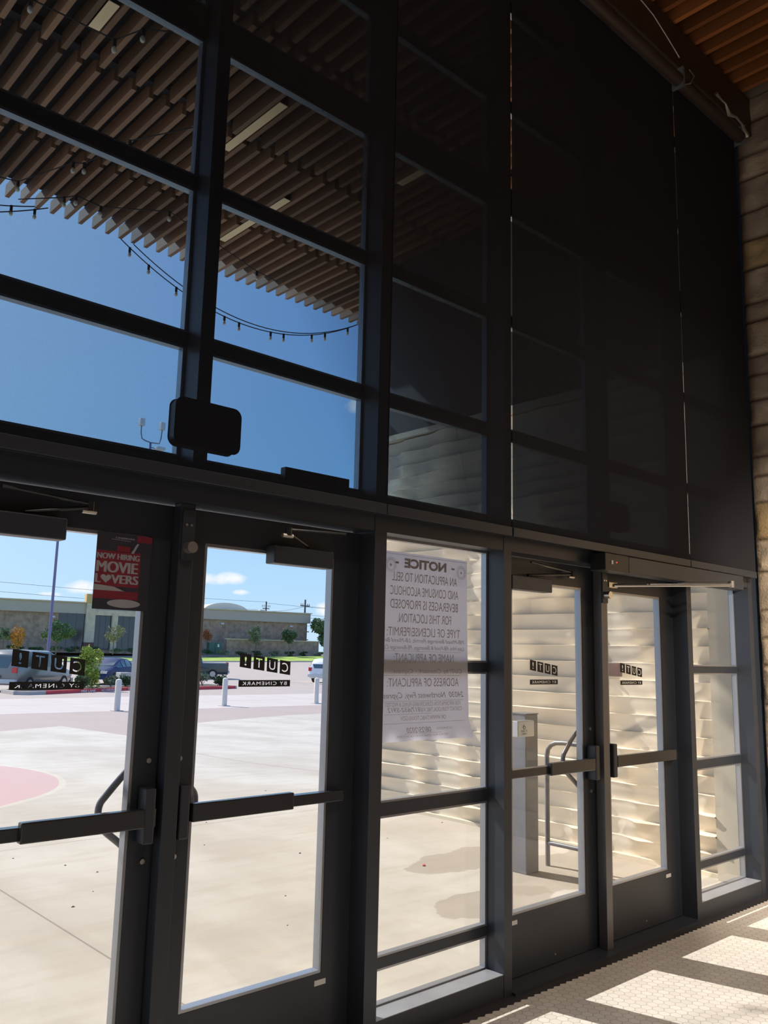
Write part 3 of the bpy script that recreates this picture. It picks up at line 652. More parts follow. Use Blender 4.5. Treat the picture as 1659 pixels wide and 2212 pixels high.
pm.quad([(px0+q[0]*W_, .0955, pz1-q[1]*H_) for q in ((.62, .245), (.72, .11), (.76, .11), (.67, .245))])
pm.quad([(px0+q[0]*W_, .0955, pz1-q[1]*H_) for q in ((0, .68), (.35, .70), (.55, .755), (0, .755))])
pm.quad([(px0+(.55+.30*math.cos(a))*W_, .0955, pz1-(.915+.055*math.sin(a))*H_) for a in [2*PI*k/28 for k in range(28)]])
obj('pale_print', pm, 'postergrey', t, fixn=False)
# ---- notice
t = thing('paper_notice', (2.885, .095, 1.19), 'large mirrored paper notice taped inside the sidelight', 'notice')
pa = MB(); nx, nz2 = 16, 30; X0p, X1p, Z0p, Z1p = 2.575, 3.180, 1.188, 2.047; pa.smooth = True
def paper_y(u, v):
    y = .097+.002*math.sin(u*5+v*2); c = max(0, u-.80)*max(0, .10-v)
    return y-c*1.6-.004*max(0, .04-v)*25*.3
for i in range(nx+1):
    for j in range(nz2+1):
        u, v = i/nx, j/nz2; pa.v.append((X0p+(X1p-X0p)*u+.020*max(0, u-.5)*(1-v)**2*2, paper_y(u, v), Z0p+(Z1p-Z0p)*v))
for i in range(nx):
    for j in range(nz2):
        a = i*(nz2+1)+j; pa.f.append((a, a+nz2+1, a+nz2+2, a+1))
obj('sheet', pa, 'paper', t, fixn=False)
cxp = 2.882; big = []
def line(txt, z, w_, h_, bold=0, x=cxp, sh=0): return (text_mesh(txt, w_, h_, bold, mirror=True, shear=sh), (x, .0935, z))
big = [line('NOTICE', 1.999, .285, .046, .05), line('-', 1.997, .022, .009, .02, cxp-.19), line('-', 1.997, .022, .009, .02, cxp+.19),
       line('AN APPLICATION TO SELL', 1.933, .44, .042, 0), line('AND CONSUME ALCOHOLIC', 1.869, .46, .042, 0), line('BEVERAGES IS PROPOSED', 1.807, .455, .042, 0), line('FOR THIS LOCATION.', 1.744, .36, .042, 0),
       line('TYPE OF LICENSE/PERMIT:', 1.681, .49, .040, -.002), line('NAME OF APPLICANT:', 1.563, .40, .038, -.002), line('ADDRESS OF APPLICANT:', 1.451, .475, .038, -.002)]
for q in big: obj('printed_line', merge([q]), 'ink', t, fixn=False)
sm = [line('MB-Mixed Beverage Permit, LB-Mixed Bev.', 1.639, .55, .024, 0, cxp, .3), line('Late Hrs, FB-Food & Beverage, PE-Beverage Ctg.', 1.607, .55, .024, 0, cxp, .3),
      line('CUT! by Cinemark - Cypress', 1.500, .46, .026, 0, cxp+.03, .3), line('24030  Northwest Fwy, Cypress', 1.389, .55, .034, 0, cxp, .3),
      line('(817)652-5912', 1.325, .22, .026, 0, cxp-.12, .3), line('08/25/2020', 1.236, .16, .024, 0, cxp-.03, .3)]
for q in sm: obj('handwritten_line', merge([q]), 'ink', t, fixn=False)
ul = MB()
for z, a, b in ((1.592, -.27, .25), (1.481, -.27, .25), (1.366, -.27, .27), (1.308, -.25, .05), (1.268, -.29, .29), (1.220, -.12, .12)):
    ul.quad([(cxp+a, .0935, z), (cxp+b, .0935, z), (cxp+b, .0935, z+.0012), (cxp+a, .0935, z+.0012)])
ul.quad([(X0p+.01, .0935, 2.035), (X1p-.01, .0935, 2.035), (X1p-.01, .0935, 2.0365), (X0p+.01, .0935, 2.0365)])
obj('ruled_lines', ul, 'ink', t, fixn=False)
fp = [line('FOR INFORMATION CONCERNING FILING A PROTEST', 1.352, .50, .019), line('CONTACT YOUR LOCAL TABC AT', 1.326, .27, .019, 0, cxp+.125), line('OR WWW.TABC.TEXAS.GOV', 1.290, .30, .019, 0, cxp), line('DATE POSTED:', 1.238, .11, .010, 0, cxp+.14), line('THIS SIGN MUST REMAIN POSTED FOR SIXTY DAYS', 1.210, .34, .010, 0, cxp)]
for q in fp: obj('fine_print_line', merge([q]), 'inkpale', t, fixn=False)
def ringf(mb, cx, cz, r0, r1, n=28):
    for k in range(n):
        a, b = 2*PI*k/n, 2*PI*(k+1)/n
        mb.quad([(cx+r*math.cos(q), .0935, cz+r*math.sin(q)) for r, q in ((r0, a), (r1, a), (r1, b), (r0, b))])
for cx in (X0p+.078, X1p-.048):
    sl_ = MB()
    ringf(sl_, cx, 1.983, .0335, .035); ringf(sl_, cx, 1.983, .022, .0235); ringf(sl_, cx, 1.983, .0265, .0285, 40)
    sl_.quad([(cx+(.010 if k % 2 == 0 else .004)*math.sin(PI*k/5), .0935, 1.983+(.010 if k % 2 == 0 else .004)*math.cos(PI*k/5)) for k in range(10)])
    obj('printed_seal', sl_, 'inkpale', t, fixn=False)

# ================================================================== OUTSIDE
FH = (0.67508, 0.73774)
def prof(x, y):
    s = FH[0]*x+FH[1]*(y+2.75); return float(np.interp(s, [0, 9, 26, 60, 120, 138, 400], [0, 0, -.44, -.44, .2, 1.15, 1.3]))
xs = sorted(set([-60, -30, -15, -8, -5]+[i*.5-3 for i in range(0, 60)]+list(range(27, 70, 2))+list(range(70, 150, 5))+[200, 300, 400]))
ys = sorted(set([.15]+[.5+i*.5 for i in range(0, 60)]+list(range(31, 90, 2))+list(range(90, 140, 4))+[160, 200, 300, 400]))
g = MB(); g.smooth = True
for x in xs:
    for y in ys: g.v.append((x, y, prof(x, y) if y > .15 else -.002))
ny = len(ys)
for i in range(len(xs)-1):
    for j in range(ny-1): a = i*ny+j; g.f.append((a, a+ny, a+ny+1, a+1))
struct('ground', g, 'ground', label='pale concrete plaza and parking lot', cat='ground', fixn=False)
# grass bank
gr = MB(); r_ = random.Random(2)
gx = [36, 39.3, 44, 48.2, 53, 57.8, 63, 68, 76.7, 85, 100, 130]; gy = [91.2, 91.5, 92.2, 92.7, 93.3, 93.9, 94.6, 95.2, 93, 91.5, 90, 88]
gx = [10, 25]+gx; gy = [91, 91]+gy
for i in range(len(gx)-1):
    for k in range(8):
        def pt_(i, k): 
            x = gx[i]; ye = 126.05-.19387*x-6.9; y = gy[i]+(ye-gy[i])*k/8; return (x, y, prof(x, y)+.10+(.0 if k == 0 else .04))
        gr.quad([pt_(i, k), pt_(i+1, k), pt_(i+1, k+1), pt_(i, k+1)])
gg = obj('grass_bank', gr, 'grass', fixn=False); tag(gg, 'sunlit green grass strip in front of the far building', 'grass', kind='stuff')
ck = MB()
for i in range(len(gx)-1):
    a = (gx[i], gy[i]-.15, prof(gx[i], gy[i])); b = (gx[i+1], gy[i+1]-.15, prof(gx[i+1], gy[i+1]))
    ck.quad([(a[0], a[1], a[2]), (b[0], b[1], b[2]), (b[0], b[1], b[2]+.14), (a[0], a[1], a[2]+.14)]); ck.quad([(a[0], a[1], a[2]+.14), (b[0], b[1], b[2]+.14), (b[0], b[1]+.3, b[2]+.14), (a[0], a[1]+.3, a[2]+.14)])
tag(obj('lot_curb', ck, 'curb', fixn=False), 'pale kerb along the far grass strip', 'kerb')
# ---- sculpted precast wall on the right, outside
def panel_wall():
    mb = MB(); p = .1388; K = 28; ny_ = 150; y0, y1 = .40, 4.62; sub = [0, .12, .30, .5, .7, .88, 1.0]
    def A(y, k):
        ph = .55*k*.35+.6*math.sin(k*.5)
        w1 = math.sin(2*PI*(y+.05*k)/2.1+.9*math.sin(k*.33)); w2 = abs(math.sin(PI*(y-.03*k)/.62+1.1*math.sin(k*.21+1)))
        w3 = math.sin(2*PI*(y+.04*k)/.47+.5*k)
        a = .010+.060*(.5+.5*w1)**1.5+.065*(1-w2)**1.6*(.3+.7*(.5-.5*w1))+.014*w3*(.5+.5*math.sin(.37*k+y))
        return min(.14, max(.002, a*(.45+.55*math.sin(k*.9+y*.8)**2)*1.5))
    for i in range(ny_+1):
        y = y0+(y1-y0)*i/ny_
        for k in range(K):
            a = A(y, k)
            for s in sub: 
                # top of the course stands proud, its face falls back downwards
                mb.v.append((6.38-a*(s**1.3)-.002*math.sin(s*40), y, p*k+.03+p*s*.995 if s < 1 else p*(k+1)+.03-.004))
            mb.v.append((6.38, y, p*(k+1)+.03-.001))
    R = K*(len(sub)+1)
    for i in range(ny_):
        for j in range(R-1): a = i*R+j; mb.f.append((a, a+1, a+R+1, a+R))
    return mb
pw_ = struct('wall_outside', panel_wall(), 'panel', label='cream sculpted wave-pattern wall outside at right', cat='wall', fixn=False, smooth=True)
pw_.data.set_sharp_from_angle(angle=math.radians(35))
obj('wall_core', MB().box(6.381, 6.7, .40, 4.62, 0, 3.95).box(6.33, 6.381, .40, 4.62, 0, .03), 'smoothcream', pw_)
obj('wall_cap', MB().box(6.27, 6.7, .16, 4.64, 3.93, 3.99), 'smoothcream', pw_)
obj('corner_pilaster', MB().box(6.285, 6.7, .15, .40, 0, 3.93), 'smoothcream', pw_)
obj('upper_cladding', MB().box(6.40, 6.8, .15, 4.60, 3.99, 6.3), 'darkpanel', pw_)
t = thing('wall_sign', (6.25, 1.25, 1.44), 'small brown sign with a pale square on the wave-pattern wall', 'sign')
obj('plate', MB().box(6.235, 6.255, 1.14, 1.36, 1.44, 1.545), 'signbrown', t); obj('pale_square', MB().box(6.232, 6.235, 1.27, 1.33, 1.45, 1.53), 'plate', t)
# ---- canopy
t = thing('canopy', (3, 3, 6.07), 'wooden slatted canopy soffit over the entrance', 'canopy')
segs = [.16, .70, 1.98, 3.27, 4.55, 5.79]
r_ = random.Random(21)
for a, b in zip(segs[:-1], segs[1:]):
    mb = MB()
    for i in range(-30, 50):
        x = X0+PITCH*i; e = 0 if b == 5.79 else .035
        mb.box(x-.021, x+.021, a+.03, b-e+(r_.uniform(-.006, .006) if b == 5.79 else 0), 6.07, 6.20, woodcol(r_))
    obj('slat_panel', mb, 'wood', t)
cb = MB()
for y in segs[:-1]: cb.box(X0-31*PITCH, X0+50*PITCH, y-.035, y+.045, 6.17, 6.24)
obj('cross_batten', cb, 'void', t)
obj('deck', MB().box(X0-31*PITCH, X0+50*PITCH, .16, 5.70, 6.24, 6.42), 'void', t)
for i, (x, ya, yb, lab) in enumerate(((2.132, 2.53, 2.88, 'short tan linear light in the canopy at the top left'), (3.657, 2.60, 3.50, 'tan linear light in the canopy right of the left post'), (4.572, 3.80, 5.02, 'lowest long tan linear light in the canopy'), (5.182, 2.10, 2.80, 'tan linear light in the canopy behind the narrow shade'))):
    q = thing('linear_light', (x, (ya+yb)/2, 6.075), lab, 'light', 'linear lights in the canopy')
    obj('lens', MB().box(x-.04, x+.04, ya, yb, 6.072, 6.078), 'fixture', q); obj('housing', MB().box(x-.04, x+.04, ya, yb, 6.078, 6.15), 'blackbox', q)
# ---- string lights
def string_light(cables, bulbs, label):
    root = thing('string_light', cables[0][0], label, 'string light', 'festoon lights on the canopy')
    mb = MB()
    for c in cables: mb.tube(c, .006, 6)
    obj('cable', mb, 'cable', root)
    for (x, y, z) in bulbs:
        b = MB(); pr = [(0, .0), (.008, -.004), (.016, -.016), (.021, -.03), (.018, -.046), (.010, -.056), (0.001, -.058)]
        seg = 10
        for r, dz in pr:
            for k in range(seg): b.v.append((x+r*math.cos(2*PI*k/seg), y+r*math.sin(2*PI*k/seg), z-.05+dz))
        for i in range(len(pr)-1):
            for k in range(seg): b.f.append((i*seg+k, i*seg+(k+1) % seg, (i+1)*seg+(k+1) % seg, (i+1)*seg+k))
        b.smooth = True
        bo = obj('bulb', b, 'bulb', root); obj('socket', MB().tube([(x, y, z+.005), (x, y, z-.055)], .015, 8), 'cable', bo)
def cat(a, b, sag, n=24): 
    a, b = Vector(a), Vector(b); return [tuple(a.lerp(b, i/n)-Vector((0, 0, sag*4*(i/n)*(1-i/n)))) for i in range(n+1)]
def at(c, x):
    for p, q in zip(c[:-1], c[1:]):
        if (p[0]-x)*(q[0]-x) <= 0: f = (x-p[0])/((q[0]-p[0]) or 1); return tuple(p[i]+(q[i]-p[i])*f for i in range(3))
ca = cat((3.715, 5.79, 6.09), (7.30, 5.79, 6.12), .56); ca2 = cat((3.90, 5.80, 6.07), (7.30, 5.80, 6.12), .50)
string_light([ca, ca2], [at(ca, x) for x in (3.86, 4.10, 4.46, 4.75, 5.12, 5.33, 5.80, 6.0, 6.45, 6.67, 7.06)], 'drooping festoon string hanging below the canopy edge in the middle')
ca = cat((-.7, 5.79, 6.09), (2.93, 5.79, 6.12), .5); ca2 = cat((-.7, 5.80, 6.09), (2.83, 5.80, 6.10), .35)
string_light([ca, ca2], [at(ca, x) for x in (-.3, .2, .7, 1.2, 1.65, 2.1, 2.80)]+[at(ca2, x) for x in (2.57, 1.9)], 'festoon string meeting the canopy edge at the far left')
g1 = [(1.2, 3.0, 6.05), (1.66, 2.81, 6.0), (2.26, 2.78, 6.0), (2.36, 2.53, 6.0), (2.9, 2.2, 6.05)]
string_light([g1], g1[1:4], 'festoon string under the soffit at the top left')
g2 = [(2.0, 5.5, 6.05), (2.45, 5.27, 6.0), (2.70, 4.57, 6.0), (2.78, 4.51, 6.0), (2.92, 3.88, 6.0), (3.3, 3.3, 6.05)]
string_light([g2], g2[1:5], 'festoon string crossing under the soffit near the lower mullion')
g3 = [(2.6, 5.7, 6.05), (2.89, 5.24, 6.0), (2.96, 5.12, 6.0), (3.23, 5.15, 6.0), (3.78, 4.74, 6.0), (5.2, 5.25, 6.0), (5.6, 5.4, 6.05)]
string_light([g3], g3[1:6], 'festoon string close behind the canopy edge')
# ---- push-plate post and guard rail
t = thing('push_plate_post', (5.34, 1.43, 0), 'square grey steel post with a silver push plate', 'post')
obj('post_tube', MB().box(5.262, 5.412, 1.36, 1.51, 0, 1.150), 'post', t, bevel=.006)
obj('post_cap', MB().box(5.258, 5.416, 1.356, 1.514, 1.150, 1.158), 'post', t)
pl = obj('push_plate', MB().box(5.055, 5.25, 1.27, 1.36, 1.0, 1.115), 'steel', t, bevel=.006)
pl2 = merge([(text_mesh('PUSH TO', .07, .012), (5.13, 1.2685, 1.042)), (text_mesh('OPEN', .05, .012), (5.13, 1.2685, 1.022))])
cxw, czw = 5.13, 1.075
for k in range(16):
    a, b = PI*.6+1.5*PI*k/16, PI*.6+1.5*PI*(k+1)/16
    pl2.quad([(cxw+r*math.cos(q), 1.2685, czw-.006+r*math.sin(q)) for r, q in ((.012, a), (.015, a), (.015, b), (.012, b))])
pl2.quad([(cxw-.003, 1.2685, czw-.004), (cxw, 1.2685, czw-.004), (cxw, 1.2685, czw+.016), (cxw-.003, 1.2685, czw+.016)]); pl2.quad([(cxw, 1.2685, czw-.002), (cxw+.012, 1.2685, czw-.002), (cxw+.012, 1.2685, czw+.001), (cxw, 1.2685, czw+.001)])
obj('plate_lettering', pl2, 'bluepaint', pl, fixn=False)
t = thing('guard_rail', (5.63, 1.2, 0), 'bent tubular grey guard rail beside the square post', 'rail')
rp = [(5.63, 1.44, .0), (5.63, 1.44, .82), (5.63, 1.43, .87), (5.63, 1.40, .905), (5.63, 1.35, .925), (5.63, 1.28, .93), (5.63, 1.12, .93), (5.63, 1.06, .925), (5.63, 1.02, .905), (5.63, .99, .87), (5.63, .98, .82), (5.63, .98, 0)]
obj('rail_loop', MB().tube(rp, .019, 14), 'post', t); obj('lower_rail', MB().tube([(5.63, 1.44, .17), (5.63, .98, .17)], .017, 12), 'post', t)
# ---- bollards
bp_ = [(12.84, 23.96), (17.48, 24.87), (21.72, 24.77)]
lb_ = ['pale round-topped bollard left of the left doors mullion', 'pale bollard seen at the left of the second door', 'pale bollard seen at the right of the second door']
t = thing('bollard', (12.84, 23.96, -.44), lb_[0], 'bollard', 'bollards along the plaza edge')
obj('bollard_post', MB().tube([(12.84, 23.96, -.46), (12.84, 23.96, .52), (12.84, 23.96, .56), (12.84, 23.96, .585)], .11, 20, rad=[.10, .10, .085, .03]), 'bollard', t)
obj('base_plate', MB().box(12.68, 13.0, 23.80, 24.12, -.45, -.42), 'curb', t)
for p, l_ in zip(bp_[1:], lb_[1:]): dup(t, (*p, -.44), l_)
# ---- planting islands with red kerbs
def island(front, depth, label, letters=None, red0=0):
    t = thing('planting_island', (*front[0], -.44), label, 'planting island')
    ri_ = MB(); rr_ = MB(); z0, z1 = -.46, -.29
    fr_ = [Vector((*p, 0)) for p in front]; n = len(fr_)
    for i in range(n-1):
        a, b = fr_[i], fr_[i+1]; mb = rr_ if i >= red0 else ri_; o_ = Vector((0, .22, 0))
        mb.quad([(a.x, a.y, z0), (b.x, b.y, z0), (b.x, b.y, z1), (a.x, a.y, z1)]); mb.quad([(a.x, a.y, z1), (b.x, b.y, z1), (b.x, b.y+.22, z1), (a.x, a.y+.22, z1)])
    a, b = fr_[0], fr_[-1]
    for p in (a, b): ri_.box(p.x-.09, p.x+.09, p.y, p.y+depth, z0, z1)
    ri_.quad([(a.x, a.y+depth, z1), (b.x, b.y+depth, z1), (b.x, b.y+depth+.2, z1), (a.x, a.y+depth+.2, z1)]); ri_.quad([(a.x, a.y+depth+.2, z0), (b.x, b.y+depth+.2, z0), (b.x, b.y+depth+.2, z1), (a.x, a.y+depth+.2, z1)])
    obj('kerb', ri_, 'curb', t, fixn=False)
    if rr_.v: obj('red_kerb', rr_, 'curbred', t, fixn=False)
    bed = MB(); 
    for i in range(n-1): a, b = fr_[i], fr_[i+1]; bed.quad([(a.x, a.y+.2, z1-.02), (b.x, b.y+.2, z1-.02), (b.x, b.y+depth, z1-.02), (a.x, a.y+depth, z1-.02)])
    obj('mulch_bed', bed, 'mulch', t, fixn=False)
    if letters:
        for s, x, y, w_, ang in letters:
            me = text_mesh(s, w_, .10, .02); me.transform(Matrix.Rotation(ang, 4, 'Z')); obj('kerb_lettering', merge([(me, (x, y-.02, -.375))]), 'white', t, fixn=False)
    return t
an = math.atan2(37.3-36.07, 20.27-17.4)
def on(fr_, f, x):
    for a, b in zip(fr_[:-1], fr_[1:]):
        if a[0] <= x <= b[0]: return a[1]+(b[1]-a[1])*(x-a[0])/(b[0]-a[0])
isl1 = [(13.25, 34.25), (13.6, 33.95), (14.5, 34.2), (16.0, 34.95), (17.4, 35.65), (20.4, 37.15), (21.4, 37.6)]
island(isl1, 1.5, 'long planting island with red fire lane kerb behind the left bollard', [('FIRE LANE', 16.9, on(isl1, 0, 16.9), .95, .46), ('NO PARKING', 18.15, on(isl1, 0, 18.15), 1.0, .46), ('FIRE LANE', 19.9, on(isl1, 0, 19.9), .95, .46)], 2)
island([(21.9, 36.4), (23.3, 36.56), (25.2, 37.0), (26.0, 37.3)], 2.4, 'short planting island with red kerb behind the second bollard', None, 0)
# ---- plants
def leaf_cloud(cx, cy, cz, rx, ry, rz, n, size, seed, lumps=9, droop=0):
    rg = np.random.default_rng(seed); mb = MB()
    lc = rg.normal(size=(lumps, 3)); lc /= np.linalg.norm(lc, axis=1)[:, None]; lc *= rg.uniform(.3, .72, (lumps, 1)); lr = rg.uniform(.28, .5, lumps)
    k = rg.integers(0, lumps, n); d = rg.normal(size=(n, 3)); d /= np.linalg.norm(d, axis=1)[:, None]
    p = lc[k]+d*(lr[k]*rg.uniform(.45, 1.05, n))[:, None]
    p = p*np.array([rx, ry, rz])+np.array([cx, cy, cz])
    a = rg.normal(size=(n, 3)); a /= np.linalg.norm(a, axis=1)[:, None]; b = np.cross(a, rg.normal(size=(n, 3))); b /= np.linalg.norm(b, axis=1)[:, None]
    s = size*rg.uniform(.6, 1.3, n)
    for i in range(n):
        q = p[i]; u = a[i]*s[i]; v = b[i]*s[i]*.5
        mb.v += [tuple(q-u), tuple(q+v), tuple(q+u), tuple(q-v)]; mb.f.append((4*i, 4*i+1, 4*i+2, 4*i+3))
    return mb
def tree(x, y, zg, zc, r, rz, leaf, n, label, seed, size=.16, cat_='tree', name='young_tree'):
    t = thing(name, (x, y, zg), label, cat_)
    obj('crown', leaf_cloud(x, y, zc, r, r, rz, n, size, seed, 12), leaf, t, fixn=False)
    tk = MB().tube([(x, y, zg-.1), (x+.03, y, zg+(zc-zg)*.5), (x, y, zc)], .06, 8, rad=[.09, .065, .04])
    rr = random.Random(seed)
    for k in range(5):
        a = rr.uniform(0, 2*PI); z0 = zg+(zc-zg)*rr.uniform(.55, .95)
        tk.tube([(x, y, z0), (x+r*.55*math.cos(a), y+r*.55*math.sin(a), z0+rz*.6)], .02, 5)
    obj('trunk', tk, 'trunk', t)
    return t
tree(37.3, 107.2, .6, 2.9, 1.2, 1.1, 'leaf_grey', 700, 'small grey-green tree at the very left before the brick building', 1)
tree(38.7, 106.1, .65, 2.5, 1.25, 1.75, 'leaf_orange', 900, 'bright orange autumn tree behind the grey van', 2, .13)
tree(43.4, 105.8, .72, 3.4, 2.3, 1.55, 'leaf_green', 1700, 'largest green tree before the first dark shop window', 3)
tree(50.5, 104.7, .86, 3.45, 1.65, 1.4, 'leaf_sparse', 500, 'sparse brownish tree between two dark shop windows', 4, .14)
tree(67.2, 109.0, 1.0, 4.0, .95, 1.3, 'leaf_rust', 600, 'rust-coloured tree beside the green utility box', 5, .14)
tree(73.5, 105.5, 1.25, 4.1, 1.55, 1.5, 'leaf_grey', 1100, 'loose grey-green tree above the cut-out lettering', 6)
tree(78.4, 103.8, 1.36, 4.25, 1.55, 1.45, 'leaf_dark', 1500, 'round dark green tree before the low brick wall', 7)
tree(88.2, 106.5, 1.45, 4.7, 3.3, 3.3, 'leaf_green', 5500, 'big full tree at the right end of the low brick wall', 8, .26, name='broad_tree')
tree(92.5, 122, 1.4, 4.2, 3.6, 3.6, 'leaf_lime', 1800, 'pale green tree behind the end of the brick building', 9, .26, name='broad_tree')
tree(101, 120, 1.4, 4.6, 4.2, 3.8, 'leaf_green', 1800, 'distant green tree furthest right past the utility pole', 10, .28, name='broad_tree')
def shrub(x, y, zg, r, h, leaf, n, label, seed, size=.06, name='shrub', group=None):
    t = thing(name, (x, y, zg), label, 'shrub', group)
    obj('foliage', leaf_cloud(x, y, zg+h*.5, r, r, h*.55, n, size, seed, 10), leaf, t, fixn=False)
    st = MB(); rr = random.Random(seed)
    for k in range(5): a = rr.uniform(0, 2*PI); st.tube([(x, y, zg), (x+r*.4*math.cos(a), y+r*.4*math.sin(a), zg+h*.6)], .012, 5)
    obj('stem', st, 'trunk', t)
shrub(17.75, 37.0, -.3, .82, 2.05, 'leaf_lime', 2600, 'tall yellow-green shrub in front of the grey van', 31, .07)
shrub(16.9, 36.3, -.3, .45, .7, 'leaf_green', 700, 'low green shrub at the foot of the yellow-green shrub', 32)
for i, (x, y, r, h, lf, lb) in enumerate(((18.9, 37.4, .55, .6, 'leaf_grey', 'low shrub just right of the tall yellow-green shrub'), (19.9, 37.9, .5, .62, 'leaf_dark', 'dark low shrub below the blue car'), (20.8, 38.4, .55, .6, 'leaf_green', 'low green shrub at the right end of the long island'),
                                         (22.9, 37.6, .5, .72, 'leaf_green', 'first low shrub on the short island'), (24.3, 37.9, .58, .80, 'leaf_grey', 'middle low shrub on the short island'), (25.6, 38.3, .45, .70, 'leaf_dark', 'last low shrub partly behind the second bollard'))):
    shrub(x, y, -.3, r, h, lf, 800, lb, 40+i)
D1 = Vector((.98172, -.19033)); A0 = Vector((40.69, 118.16)); ND = Vector((-.19033, -.98172))
protos = None
for i in range(20):
    tt = -2+2.65*i+rnd.uniform(-.3, .3); q = A0+D1*tt+ND*6.2
    lab = 'low dark green hedge plant in the row under the far brick walls'
    if i < 4:
        pass
    t = thing('hedge_plant', (q.x, q.y, 1.05), lab, 'shrub', 'hedge row before the far building')
    obj('foliage', leaf_cloud(q.x, q.y, 1.35, 1.35+.3*rnd.random(), .7, .42, 420, .14, 60+i, 6), 'leaf_dark' if i % 3 else 'leaf_grey', t, fixn=False)
# ---- the far building
ZB = 1.1
B_ = thing('far_building', (A0.x, A0.y, ZB), 'long low brick building with pale parapet across the parking lot', 'building')
def seg(mb, t0, t1, off0, off1, z0, z1):       # off>0 = towards us
    c = A0+D1*((t0+t1)/2)+ND*((off0+off1)/2); return mb.obox(c, D1, ND, (t1-t0)/2, abs(off1-off0)/2, z0, z1)
obj('brick_wall', seg(MB(), -14, 46.2, -14, 0, ZB-.3, 6.35), 'brick', B_)
obj('parapet_band', seg(MB(), -14, 46.6, -14, .35, 6.32, 7.85), 'stucco', B_)
obj('parapet_coping', seg(MB(), -14, 46.8, -14, .55, 7.85, 8.0), 'pier', B_)
for (a, b, top) in ((10.8, 12.1, 9.1), (14.5, 15.3, 6.5), (18.1, 19.4, 9.1)):
    p = obj('pier', seg(MB(), a, b, -.5, .7, ZB-.2, top), 'pier', B_)
    if top > 7: obj('pier_cap', seg(MB(), a-.15, b-.05, -.6, .85, top-1.2, top+.05), 'gold', p); obj('pier_base', seg(MB(), a-.05, b+.05, -.5, .78, ZB-.2, 2.3), 'maroon', p)
obj('lintel', seg(MB(), 12.1, 18.1, -.4, .5, 6.2, 6.9), 'pier', B_)
for (a, b) in ((7.2, 10.8), (12.1, 14.5), (15.3, 18.1)):
    p = obj('shop_window', seg(MB(), a+.05, b-.05, 0, .12, 1.45, 6.4), 'darkglass', B_)
    fr_ = MB(); seg(fr_, a, b, .1, .2, 1.35, 1.5)
    for k in (1, 2): seg(fr_, a+(b-a)*k/3-.03, a+(b-a)*k/3+.03, .1, .17, 1.45, 6.4)
    obj('window_frame', fr_, 'wire', p)
for tt in (6.2, 23, 31.2, 43): obj('wall_light', seg(MB(), tt, tt+.5, 0, .3, 5.6, 5.85), 'plate', B_)
va = MB(); va.smooth = True; c0 = A0+D1*33.2-ND*8; n = 20
for i in range(n+1):
    a = PI*i/n; x = -math.cos(a)*3.8; z = 7.7+1.45*math.sin(a)
    for d_ in (-5, 5): q = c0+D1*x+ND*d_; va.v.append((q.x, q.y, z))
for i in range(n): va.f.append((2*i, 2*i+1, 2*i+3, 2*i+2))
va.f.append(tuple(2*i+1 for i in range(n+1))); va.f.append(tuple(2*i for i in range(n+1)))
obj('roof_vault', va, 'vault', B_)
obj('roof_vent', seg(MB(), 38.6, 39.6, -3, -2, 7.9, 8.3), 'plate', B_)
S_ = thing('screen_wall', (*(A0+D1*31+ND*4), ZB), 'low brick wall with pale coping in front of the building', 'wall')
obj('brick_wall', seg(MB(), 30.8, 46.4, 3.6, 4, ZB-.2, 3.28), 'brick', S_); obj('coping', seg(MB(), 30.6, 46.7, 3.5, 4.1, 3.28, 3.42), 'pier', S_)
t = thing('utility_cabinet', (*(A0+D1*28.8+ND*4.3), ZB), 'green metal utility cabinet by the far brick wall', 'utility box')
obj('cabinet', seg(MB(), 27.9, 29.8, 3.4, 4.6, ZB-.1, 2.75), 'green', t); obj('warning_label', seg(MB(), 29.2, 29.45, 4.6, 4.62, 2.1, 2.5), 'white', t); obj('door_seam', seg(MB(), 28.82, 28.86, 4.6, 4.63, ZB, 2.7), 'blackbox', t)
# ---- poles
def lamp_post(x, y, zg, h, label, r=.11):
    t = thing('parking_light', (x, y, zg), label, 'light pole', 'parking lot light poles')
    obj('pole', MB().tube([(x, y, zg-.2), (x, y, zg+h)], r, 12, rad=[r, r*.8]), 'pole', t)
    return t
t = lamp_post(23.7, 57.9, -.44, 11.5, 'tall thin purple-grey light pole seen through the left door')
obj('lamp_head', MB().box(23.2, 23.6, 57.7, 58.1, 10.95, 11.1).box(23.8, 24.2, 57.7, 58.1, 10.95, 11.1), 'post', t)
lx, ly, tz = 31.4, 60, 18.0
t = lamp_post(lx, ly, -.44, tz+.6, 'tall light pole with four lamp heads left of the sensor box')
av = Vector((.85, -.53, 0)).normalized(); L_ = lambda d, z: (lx+av.x*d, ly+av.y*d, z)
am = MB().tube([L_(-.8, 19.6), L_(-.8, 19.0), L_(-.7, 18.5), L_(-.45, 18.35), L_(0, 18.2), L_(.7, 18.15), L_(.8, 18.6), L_(.85, 19.3)], .05, 8); am.tube([L_(-.1, 17.6), L_(-.9, 17.2)], .04, 6); am.tube([L_(0, 17.8), L_(.7, 17.7)], .04, 6)
obj('arm', am, 'post', t)
for d, z, a, h in ((-.8, 19.95, .30, .38), (.85, 19.7, .28, .40), (-.95, 17.15, .50, .14), (.75, 17.75, .50, .16)):
    q = L_(d, z); b = MB().box(q[0]-a*.7, q[0]+a*.7, q[1]-a*.7, q[1]+a*.7, q[2]-h, q[2]+h*.6); hd_ = obj('lamp_head', b, 'bollard', t, bevel=.04)
